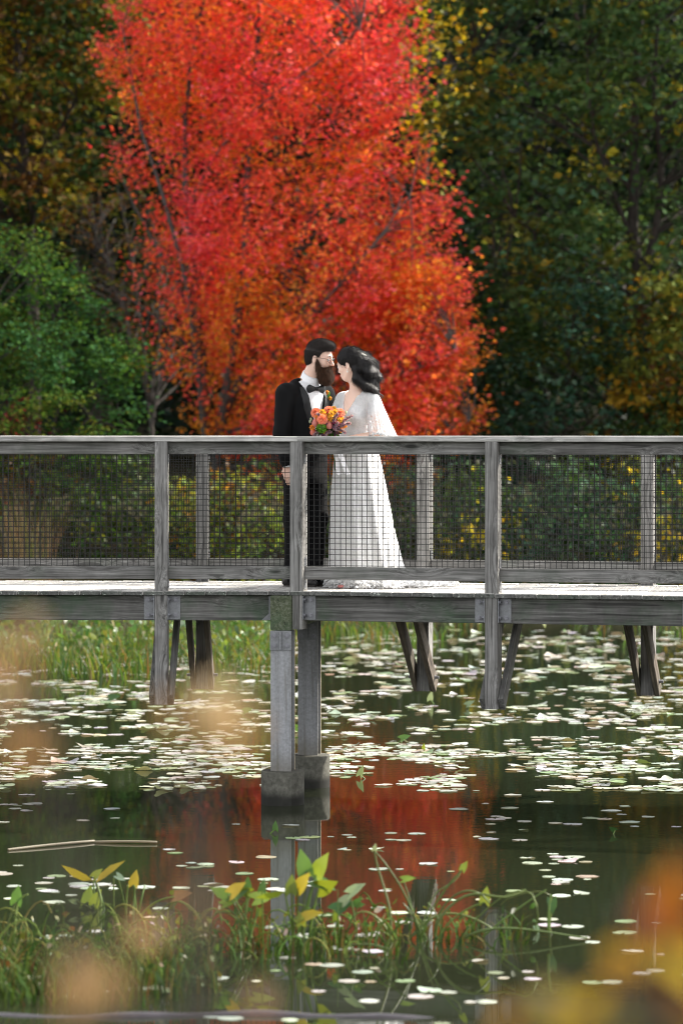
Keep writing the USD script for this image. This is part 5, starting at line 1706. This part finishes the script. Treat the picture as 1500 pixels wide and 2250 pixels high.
def sleeve(sh, el, name, out):
    """A flutter sleeve: an open flaring cone from the shoulder to the elbow."""
    d = unit(el - sh)
    e1 = unit(out - np.dot(out, d) * d); e2 = np.cross(d, e1)
    rr = []
    L = np.linalg.norm(el - sh)
    for t in np.linspace(-.10, 1.02, 26):
        th = np.arange(72) * 2 * np.pi / 72
        r0 = np.interp(t, [-.10, .0, .12, .5, 1.02], [.030, .048, .054, .066, .078])
        fl = np.interp(t, [0, .2, .6, 1.02], [0, .004, .016, .034])                       # flutter to the outside
        w = np.interp(t, [0, .3, 1], [0, .002, .011]) * (np.sin(th * 8 + 1) + .6 * np.sin(th * 13))
        rad = r0 + w + fl * np.clip(np.cos(th), 0, 1) ** 1.5
        cc = sh + d * L * t - np.array([0, 0, 1]) * .0
        ring = cc + rad[:, None] * (np.cos(th)[:, None] * e1 + np.sin(th)[:, None] * e2 * .86)
        ring[:, 2] -= .04 * t * np.clip(np.cos(th), 0, 1)
        rr.append(ring)
    s_ = part(b_t, name, loft(rr), 'sheer_lace', smooth=True)
    hem = rr[-1]
    k = 260
    t_ = R.uniform(0, 72, k); i0 = t_.astype(int); fr = (t_ - i0)[:, None]
    P = hem[i0 % 72] * (1 - fr) + hem[(i0 + 1) % 72] * fr
    o = P - hem.mean(0)
    lf = leaf_mesh(P - d * .01, d + R.normal(0, .35, (k, 3)), o + R.normal(0, .02, (k, 3)), R.uniform(.012, .026, k), np.full((k, 3), .8), 'kite')
    part(s_, 'lace_edge', lf[:2], 'lace')


sleeve(sL + (0, 0, .012), eL + np.array([.008, -.01, .0]), 'sleeve', np.array([1.0, -.15, 0]))
sleeve(sR + (0, 0, .012), eR, 'sleeve', np.array([-.6, .6, 0]))

# ------------------------------------------------------------------ the bouquet she holds
QB = 24.27
qt, qo = thing('bouquet', 'round bouquet of orange dahlias, yellow roses and green blooms held over the railing', 'bouquet', (PX(722, QB), QB, PZ(930, QB)))
qr = np.random.default_rng(15)


def qp(px, py, dy=0.0): return np.array([(px - 722) * QB / FOCAL, dy, (930 - py) * QB / FOCAL])


SAL, YRO, ORG, CORAL, MAUVE, GREEN = (.90, .33, .20), (.90, .46, .03), (.90, .32, .03), (.85, .24, .24), (.46, .36, .50), (.22, .48, .05)
for px, py, r, dy in ((694, 907, .036, -.03), (722, 903, .036, -.02), (746, 908, .036, -.035), (708, 921, .038, -.085)):
    bloom(qt, 'dahlia', qp(px, py, dy), r * 1.12, SAL, n=15, layers=9, axis=unit(qp(px, py, -.12) + (0, -.05, .02)), rng=qr)
for px, py, r, dy in ((708, 906, .024, -.05), (728, 909, .024, -.075), (727, 918, .027, -.08), (746, 923, .020, -.07), (752, 922, .018, -.05), (733, 898, .02, .0), (714, 911, .022, -.07), (736, 905, .020, -.06), (697, 917, .018, -.06), (757, 935, .018, -.05), (716, 950, .018, -.06), (686, 939, .020, -.05), (749, 944, .019, -.06)):
    bloom(qt, 'rose', qp(px, py, dy), r * 1.2, YRO if py < 930 and px > 700 else ORG, n=6, layers=5, axis=(qr.normal(0, .3), -1, .5), rng=qr)
for px, py, r, dy, c in ((720, 910, .020, -.07, (.40, .02, .02)), (731, 926, .020, -.07, (.28, .02, .10)), (742, 930, .024, -.065, CORAL), (738, 914, .018, -.05, (.55, .06, .16))):
    bloom(qt, 'small_flower', qp(px, py, dy), r * 1.15, c, n=7, layers=4, axis=(qr.normal(0, .3), -1, .4), rng=qr)
for px, py, dy, c in ((723, 934, -.08, (.68, .24, .20)), (692, 928, -.05, (.75, .30, .26)), (688, 948, -.03, (.72, .22, .16))):
    m = vf(trimesh.creation.icosphere(2, 1.0))
    v = m[0] * (.021, .021, .030)
    v[:, :2] *= (1 - .35 * np.clip(v[:, 2:] / .03, -1, 1)) * (1 + .06 * np.sin(3 * np.arctan2(v[:, 1:2], v[:, :1])))
    part(qt, 'tulip', (v + qp(px, py, dy), m[1]), 'waxy_leaves', smooth=True, col=np.repeat([c], len(v), 0))
for px, py, r, dy in ((707, 940, .034, -.075),):
    m = vf(trimesh.creation.icosphere(2, r * .8))
    n_ = 260
    d = qr.normal(0, 1, (n_, 3)); d /= np.linalg.norm(d, axis=1, keepdims=True)
    lf = leaf_mesh(qp(px, py, dy) + d * r * .72, d + qr.normal(0, .3, (n_, 3)), qr.normal(0, 1, (n_, 3)), np.full(n_, r * .45), palette(n_, [GREEN, (.10, .28, .02)], rng=qr), 'oval')
    V, F = join([lf[:2], (m[0] + qp(px, py, dy), m[1])])
    part(qt, 'green_bloom', (V, F), 'waxy_leaves', col=np.vstack([lf[2], np.repeat([(.06, .16, .02)], len(m[0]), 0)]))
for k, (px, py, tx, ty, dy) in enumerate(((745, 935, 772, 914, -.06), (742, 940, 768, 930, -.07), (740, 944, 757, 950, -.07), (735, 945, 742, 930, -.09), (728, 948, 716, 955, -.07), (700, 950, 690, 957, -.05), (705, 918, 698, 910, -.08), (733, 925, 741, 910, -.09))):
    a, b = qp(px, py, dy), qp(tx, ty, dy - .01)
    sp = curve([a, (a + b) / 2 + (0, 0, .008), b], 30)
    n_ = 150
    i0 = qr.integers(0, 30, n_)
    dirs = unit(b - a) * .6 + qr.normal(0, .6, (n_, 3))
    lf = leaf_mesh(sp[i0], dirs, qr.normal(0, 1, (n_, 3)), np.full(n_, .016), palette(n_, [MAUVE, (.42, .32, .40), (.25, .15, .24)], rng=qr), 'kite')
    st = tube(sp, .0015, 4)
    V, F = join([lf[:2], st])
    part(qt, 'feathery_grass', (V, F), 'leaves', col=np.vstack([lf[2], np.repeat([MAUVE], len(st[0]), 0)]))
for k, (px, py) in enumerate(((683, 921), (681, 926), (752, 912), (760, 906), (734, 906))):
    m = vf(trimesh.creation.icosphere(1, 1.0))
    part(qt, 'bud', (m[0] * (.008, .008, .013) + qp(px, py, -.04), m[1]), 'waxy_leaves', smooth=True, col=np.repeat([(.45, .52, .36)], len(m[0]), 0))
n_ = 90
d = qr.normal(0, 1, (n_, 3)); d[:, 2] -= .6; d /= np.linalg.norm(d, axis=1, keepdims=True)
lf = leaf_mesh(d * .06 + (0, 0, -.01), d, qr.normal(0, 1, (n_, 3)), qr.uniform(.03, .055, n_), palette(n_, [(.04, .10, .02), (.06, .15, .03), (.14, .06, .12)], rng=qr), 'oval')
part(qt, 'foliage', lf[:2], 'waxy_leaves', col=lf[2], kind='stuff')
part(qt, 'flower_core', (lambda m: (m[0] * (.085, .05, .07), m[1]))(vf(trimesh.creation.icosphere(2, 1.0))), 'leaves', smooth=True, col=np.repeat([(.03, .05, .02)], 162, 0))
for k in range(9):
    a = np.array([qr.normal(0, .02), qr.normal(0, .015), -.05])
    part(qt, 'stem', tube([a, a * (.4, .4, 1) + (.030, .02, -.10), a + (.045 + qr.normal(0, .012), .03, -.25 - qr.uniform(0, .04))], .0035, 6), 'waxy_leaves', col=np.repeat([(.06, .14, .03)], 20, 0))
rb = part(qt, 'ribbon', (lambda m: (m[0] + (.028, .02, -.13), m[1]))(cyl(.019, -.04, .04, 20)), 'ribbon_white', smooth=30)
for s, dx in ((0, .03), (1, .075)):
    cp = curve([(.03, -.005, -.15), (.035 + dx * .5, -.02, -.20), (.03 + dx, -.012, -.28), (.04 + dx * 1.3, -.02, -.36)], 14)
    w = np.array([.016, .006, .004])
    V = np.stack([cp - w, cp + w], 1).reshape(-1, 3)
    part(rb, 'tail', (V, np.array([q for i in range(13) for q in ((2 * i, 2 * i + 1, 2 * i + 3), (2 * i, 2 * i + 3, 2 * i + 2))])), 'ribbon_white', smooth=True)

# ------------------------------------------------------------------ water plants in the foreground
fr_ = np.random.default_rng(23)
ARROW = (np.array([(0, 0, 0), (-.28, -.30, .02), (.05, -.36, .05), (.45, -.30, .05), (1, 0, -.06), (.45, .30, .05), (.05, .36, .05), (-.28, .30, .02), (.45, 0, -.01)]),
         np.array([(0, 1, 2), (0, 2, 8), (2, 3, 8), (3, 4, 8), (4, 5, 8), (5, 6, 8), (6, 0, 8), (6, 7, 0)]))
SHAPES['arrow'] = ARROW
SHAPES['lance'] = (np.array([(0, 0, 0), (.25, -.11, .03), (.6, -.12, .0), (1, 0, -.14), (.6, .12, .0), (.25, .11, .03)]), np.array([(0, 1, 5), (1, 2, 5), (2, 4, 5), (2, 3, 4)]))
LEAFC = {'green': (.085, .18, .045), 'lime': (.17, .24, .028), 'yellow': (.30, .24, .02), 'pale': (.20, .28, .18), 'brown': (.22, .11, .045), 'deep': (.045, .11, .035)}


def plant(name, label, bx, by, leaves_, stems=(), cat='water plant', group=None):
    """A plant rooted where the photo's pixel (bx, by) meets the pond; leaves_: (px, py, size, turn, colour, tilt) with a stem to each."""
    D = DW(by)
    base = np.array([PX(bx, D), D, 0])
    t, o = thing(name, label, cat, base, group=group)
    for (px, py, size, turn, c, tilt) in leaves_:
        dy = fr_.uniform(-.06, .06)
        tip = np.array([PX(px, D), D + dy, PZ(py, D)]) - o
        root = np.array([fr_.normal(0, .03), fr_.normal(0, .03), -.03])
        mid = root * .5 + tip * .5 + np.array([-.12 * (tip[0] - root[0]), 0, .10 * abs(tip[0] - root[0])])
        sv, sf = tube(curve([root, mid, tip], 8), np.linspace(.0065, .004, 8), 6)
        part(t, 'stem', (sv, sf), 'waxy_leaves', smooth=True, col=np.repeat(palette(1, [(.12, .19, .04)], rng=fr_), len(sv), 0))
        a = math.radians(turn)
        ax = np.array([[math.cos(a), fr_.normal(0, .2), math.sin(a)]])
        nr = np.array([[-math.sin(a) * tilt, -1.0 + abs(tilt) * .6, math.cos(a) * tilt + .25]])
        lv, lf, lc = leaf_mesh(tip[None], ax, nr, [size * .76], palette(1, [LEAFC[c]], jitter=.1, rng=fr_), 'lance' if size >= .195 else 'arrow')
        lc = lc * (1 + fr_.normal(0, .08, (len(lc), 1)))
        part(t, 'leaf', (lv, lf), 'waxy_leaves', smooth=True, col=np.clip(lc, 0, .9))
    for st in stems:
        D2 = D + fr_.uniform(-.1, .1)
        p = [np.array([PX(x, D2), D2 + fr_.uniform(-.02, .02), PZ(y, D2)]) - o for x, y in st[:-1]]
        r = st[-1]
        sv, sf = tube(curve(p, 16), np.linspace(r, r * .6, 16), 6)
        part(t, 'stem', (sv, sf), 'waxy_leaves', smooth=True, col=np.repeat(palette(1, [(.15, .20, .06)], rng=fr_), len(sv), 0))
    return t


plant('arrow_arum', 'tall arrow-leaved water plant with big green leaves before the left pile\'s reflection', 660, 2092,
      [(672, 1918, .16, 105, 'green', .3), (694, 1925, .17, 62, 'lime', .4), (690, 1938, .16, -20, 'green', .5), (700, 1955, .17, 25, 'lime', -.3), (640, 1958, .12, 88, 'lime', .2), (655, 1950, .13, 55, 'yellow', .2), (625, 1958, .20, 195, 'lime', .5), (662, 2030, .09, 100, 'lime', .2), (668, 2015, .14, 20, 'yellow', .6)])
plant('arrow_arum', 'yellowing arrow-leaved water plant left of the tallest one', 545, 2085,
      [(560, 1978, .15, 12, 'lime', .4), (548, 1965, .10, 170, 'lime', .4), (544, 1955, .08, 90, 'deep', .2), (576, 1955, .08, 80, 'deep', .2), (508, 1962, .13, 40, 'yellow', .3), (500, 1968, .13, 160, 'green', .5), (512, 1975, .12, 30, 'green', .4), (490, 1990, .11, 20, 'lime', .6), (570, 2000, .06, -90, 'lime', .1)])
plant('arrow_arum', 'small green-leaved water plant with thin stems, right of the tallest one', 745, 2080,
      [(735, 2002, .14, 25, 'deep', .3), (752, 1985, .10, 40, 'pale', .3), (768, 1965, .13, 35, 'pale', .5), (792, 1985, .09, 200, 'deep', .3), (738, 2020, .07, 100, 'lime', .2)], [((745, 2080), (743, 2020), (742, 1955), .004)])
plant('arrow_arum', 'water plant with a long forked yellow leaf, on the left', 210, 2000,
      [(205, 1937, .26, 158, 'yellow', .5), (212, 1938, .26, 42, 'yellow', .5), (190, 1985, .13, 78, 'lime', .3), (208, 1985, .12, 65, 'lime', .3), (167, 1980, .06, 170, 'pale', .4), (205, 1930, .09, 45, 'lime', .3)])
plant('arrow_arum', 'water plant with stiff upright stems and one yellow leaf, left of the centre', 288, 2010,
      [(293, 1945, .11, 80, 'yellow', .3), (258, 1922, .07, -30, 'pale', .3), (385, 1968, .13, 15, 'brown', .5), (300, 2040, .13, -65, 'lime', .3)],
      [((276, 2010), (278, 1975), (282, 1945), .008), ((292, 2012), (294, 1980), (296, 1948), .008), ((304, 2005), (312, 1972), (318, 1946), .006), ((218, 2015), (222, 1980), (214, 1948), .009), ((250, 2010), (250, 1960), (250, 1930), .006)])
plant('arrow_arum', 'slim green shoot standing alone at the left edge', 28, 2060, [(34, 1985, .12, 82, 'green', .2)], [((28, 2065), (34, 2030), (40, 1985), (62, 1965), .007), ((20, 2060), (14, 2040), (20, 2030), .006)])
plant('bent_stem_plant', 'water plant with stems arching over to the right of the centre', 930, 2070,
      [(822, 1868, .05, 80, 'pale', .2), (885, 1935, .09, 10, 'lime', .6), (1015, 1910, .07, 60, 'lime', .3), (1065, 1985, .11, 82, 'lime', .3)],
      [((850, 2080), (846, 1960), (828, 1900), (822, 1868), .009), ((955, 2060), (990, 1990), (1050, 1965), (1120, 1970), (1160, 1960), (1180, 2000), (1178, 2035), .008), ((960, 2075), (985, 1980), (1020, 1958), (1075, 1985), .007),
       ((910, 2055), (935, 2010), (960, 1960), (1000, 1935), (1012, 1900), .005), ((890, 2080), (930, 2030), (975, 2010), (1040, 2020), (1085, 2045), .008), ((860, 2070), (830, 2020), (800, 2005), (770, 2030), .007),
       ((1060, 2060), (1120, 2010), (1200, 1955), .006), ((1205, 2045), (1206, 1990), (1210, 1965), .008), ((1000, 2080), (1040, 2030), (1100, 1975), (1155, 1955), .005), ((750, 2085), (800, 2075), (850, 2085), (870, 2100), .008),
       ((940, 2070), (905, 2010), (885, 1985), .006), ((965, 2075), (958, 2010), (940, 1985), .006), ((1010, 2070), (1060, 2045), (1150, 2042), (1240, 2055), (1290, 2062), .008)])
plant('dead_leaf_stalk', 'bent stalk carrying one dry brown leaf above the water', 770, 2090, [(884, 2105, .075, -75, 'brown', .2)], [((745, 2085), (800, 2075), (850, 2085), (882, 2103), .007)])
plant('bent_stem_plant', 'drooping bud on a thin bent stem, right of the arching stems', 1212, 2050, [(1210, 1975, .10, -85, 'deep', .2), (1176, 2035, .06, -60, 'pale', .3)], [((1218, 2060), (1212, 2000), (1208, 1968), (1165, 1960), (1100, 1990), .004)])

# scattered leaves standing up out of the pads
for k, (px, py, s_, tn, c, lab) in enumerate((
        (240, 1530, .19, 10, 'deep', 'green leaf standing on edge among the pads, left of the first post'), (605, 1820, .11, 90, 'deep', 'diamond-shaped dark green leaf floating before the left footing'),
        (880, 1620, .16, 20, 'green', 'upright green leaf among the pads right of the pier'), (945, 1535, .16, 80, 'pale', 'pale cup-shaped leaf standing beside the hanging back post'), (1025, 1545, .15, 30, 'pale', 'pale folded leaf left of the hanging right post'),
        (930, 1640, .09, 85, 'lime', 'small bright green shoot in the red reflection'), (1350, 1820, .09, 150, 'deep', 'thin dark leaf lying in the calm water on the right'), (660, 1600, .16, 150, 'green', 'yellow-green leaf leaning left of the near pile'),
        (535, 1560, .16, 20, 'green', 'broad green leaf lifted off the water left of the near pile'), (790, 1700, .14, 70, 'pale', 'pale dead leaf sticking up right of the back footing'))):
    plant('upright_leaf', lab, px, py + 12, [(px, py + 4, s_ * .75, tn, c, .4)])

# tangled weed at the surface: nobody could count its strands
W_ = np.vstack([in_water(1000, -60, 480, 2085, 2190, fr_), in_water(300, 380, 900, 2055, 2120, fr_), in_water(130, 760, 1160, 2040, 2085, fr_), in_water(180, -60, 420, 2180, 2215, fr_)])
wd = meshkit.fbm(W_ * 2.6, 3, 14)
W_ = W_[wd > .40]
wm = blades(W_, fr_.uniform(.06, .24, len(W_)) * np.interp(W_[:, 0], [-2, 0, 1.5], [1.0, .75, .6]), .75, fr_.uniform(.007, .016, len(W_)),
            palette(len(W_), [(.030, .068, .015), (.055, .088, .018), (.095, .085, .028), (.020, .045, .013), (.075, .05, .028)], [.3, .25, .15, .2, .1], rng=fr_), rng=fr_, bend=.7)
tag(part(None, 'water_weed', wm[:2], 'dim_leaves', col=wm[2]), kind='stuff')
Q_ = np.vstack([in_water(190, -60, 480, 2060, 2190, fr_), in_water(100, 330, 900, 2030, 2110, fr_), in_water(40, 760, 1180, 2030, 2085, fr_)])
Q_[:, 2] += fr_.uniform(.0, .16, len(Q_))
ax = fr_.normal(0, .7, (len(Q_), 3)); ax[:, 2] += .3
tl = leaf_mesh(Q_, ax, fr_.normal(0, 1, (len(Q_), 3)) + (0, -.6, .6), fr_.uniform(.02, .055, len(Q_)), palette(len(Q_), [(.06, .11, .02), (.11, .12, .02), (.035, .075, .018), (.36, .37, .33), (.13, .075, .03)], [.33, .2, .25, .14, .08], rng=fr_), 'oval')
tag(part(None, 'weed_leaves', tl[:2], 'dim_leaves', col=tl[2]), kind='stuff')
# arching stems tangled through it
ms, ck = [], []
for k in range(120):
    x0 = fr_.uniform(-40, 900); y0 = fr_.uniform(2050, 2150) if x0 < 420 else fr_.uniform(2045, 2110)
    D = DW(y0); b0 = np.array([PX(x0, D), D, 0.0]); w_, h_ = fr_.uniform(.05, .22) * fr_.choice([-1, 1]), fr_.uniform(.04, .20)
    ms.append(tube(curve([b0 + (0, 0, -.02), b0 + (w_ * .25, .02, h_ * .8), b0 + (w_ * .6, .03, h_), b0 + (w_, .03, h_ * fr_.uniform(.1, .8))], 9), np.linspace(.0055, .003, 9), 5)); ck.append(np.repeat(palette(1, [(.12, .18, .04), (.18, .19, .06), (.08, .13, .03)], rng=fr_), len(ms[-1][0]), 0))
V, F = join(ms)
tag(part(None, 'weed_stems', (V, F), 'dim_leaves', smooth=True, col=np.vstack(ck)), kind='stuff')
# the dark log awash along the bottom of the picture
L0, L1 = DW(2236), DW(2230)
lg, lo_ = thing('sunken_log', 'dark smooth log awash along the bottom edge of the photo', 'log', (PX(440, L0), L0, 0))
p_ = curve([(-1.0, .12, -.062), (-.4, .0, -.047), (.2, .05, -.043), (.8, .0, -.050), (1.35, .07, -.075)], 30)
lv, lf = tube(p_, .062 + .006 * np.sin(np.arange(30) * .9), 20)
lv = lv + .006 * (meshkit.fbm(lv * np.array([5, 30, 30]), 3, 2) - .5)[:, None]
part(lg, 'trunk', (lv, lf), 'wet_log', smooth=True)
# two pale reed stalks floating in the calm water on the left
for (a, b_, lab) in (((18, 1870), (207, 1852), 'long pale reed stalk floating in the calm water at the left edge'), ((208, 1853), (345, 1855), 'short green reed stalk floating right of the pale one')):
    D0, D1 = DW(a[1]), DW(b_[1])
    s0, s1 = np.array([PX(a[0], D0), D0, .006]), np.array([PX(b_[0], D1), D1, .010])
    t, o = thing('reed_stalk', lab, 'reed', s0)
    sv, sf = tube(curve([s0 - o, (s0 + s1) / 2 - o + (0, 0, .004), s1 - o], 8), .0085, 7)
    part(t, 'stalk', (sv, sf), 'waxy_leaves', smooth=True, col=np.repeat([(.30, .27, .20) if 'pale' in lab else (.20, .26, .10)], len(sv), 0))

# ------------------------------------------------------------------ shrubs on the near bank, close to the camera and out of focus
def near_shrub(name, label, root, tips, cols, size):
    """tips: (px, py, D) of leaves; each hangs on a twig of the shrub that stands on the bank at root."""
    t, o = thing(name, label, 'shrub', (root[0], root[1], float(ground_z(root[0], root[1]))))
    T = np.array([(PX(px, D), D, PZ(py, D)) for px, py, D in tips]) - o
    top = T.mean(0)
    for k, tip in enumerate(T):
        fork = top * .55 + np.array([tip[0] * .25, tip[1] * .2, 0])
        fork[2] = min(fork[2], tip[2] - .12)
        part(t, 'twig', tube(curve([(0, 0, 0), fork * (.5, .5, .6), fork, tip], 10), np.linspace(.006, .0012, 10), 5), 'bark')
    for k, tip in enumerate(T):
        ax = fr_.normal(0, 1, (1, 3)) * (1, .5, 1); nr = fr_.normal(0, .5, (1, 3)) + (0, -1, .2)
        lv, lf, lc = leaf_mesh(tip[None], ax, nr, [size * fr_.uniform(.8, 1.3)], palette(1, cols, jitter=.15, rng=fr_), 'oval')
        part(t, 'leaf', (lv, lf), 'dim_leaves', smooth=True, col=lc)


PEACH = [(.42, .28, .16), (.46, .32, .19), (.40, .23, .12)]
nl = [(px + fr_.normal(0, 12), py + fr_.normal(0, 10), D - .6) for px, py, D in
      [(5, 1425, 3.2), (45, 1465, 3.3), (90, 1490, 3.4), (-30, 1500, 3.2), (15, 1390, 3.3), (360, 1560, 3.2), (400, 1600, 3.2), (440, 1580, 3.3), (430, 1640, 3.4), (480, 1650, 3.0), (470, 1610, 3.2), (375, 1620, 3.4),
       (0, 1660, 3.2), (430, 1965, 3.2), (280, 2030, 3.6), (160, 2190, 3.2), (230, 2215, 3.2), (280, 2180, 3.3), (120, 2230, 3.2), (560, 2160, 3.6)]]
near_shrub('bank_shrub', 'blurred beige-leaved shrub close to the camera at the left', (-.36, 2.65), nl, PEACH, .034)
nr_ = [(1500, 1950, 3.2), (1500, 2000, 3.2), (1420, 1990, 3.4), (1470, 2030, 3.2), (1380, 2060, 3.3), (1440, 2080, 3.2), (1500, 2090, 3.3), (1320, 2090, 3.5), (1400, 2130, 3.2), (1180, 2170, 3.3), (1130, 2200, 3.4), (1240, 2180, 3.4),
       (1480, 2150, 3.2), (1330, 2180, 3.4), (1440, 2200, 3.3), (1510, 2210, 3.2), (1390, 2235, 3.3), (1280, 2245, 3.4), (1200, 2240, 3.3), (1530, 2040, 3.2), (1350, 2130, 3.3), (1460, 2250, 3.3), (1540, 2140, 3.2)]
near_shrub('bank_shrub', 'blurred orange and yellow shrub close to the camera at the lower right', (.32, 2.65), [(a, b, c - .6) for a, b, c in nr_],
           [(.36, .17, .012), (.38, .22, .016), (.32, .11, .02), (.25, .20, .025), (.13, .06, .06)], .042)
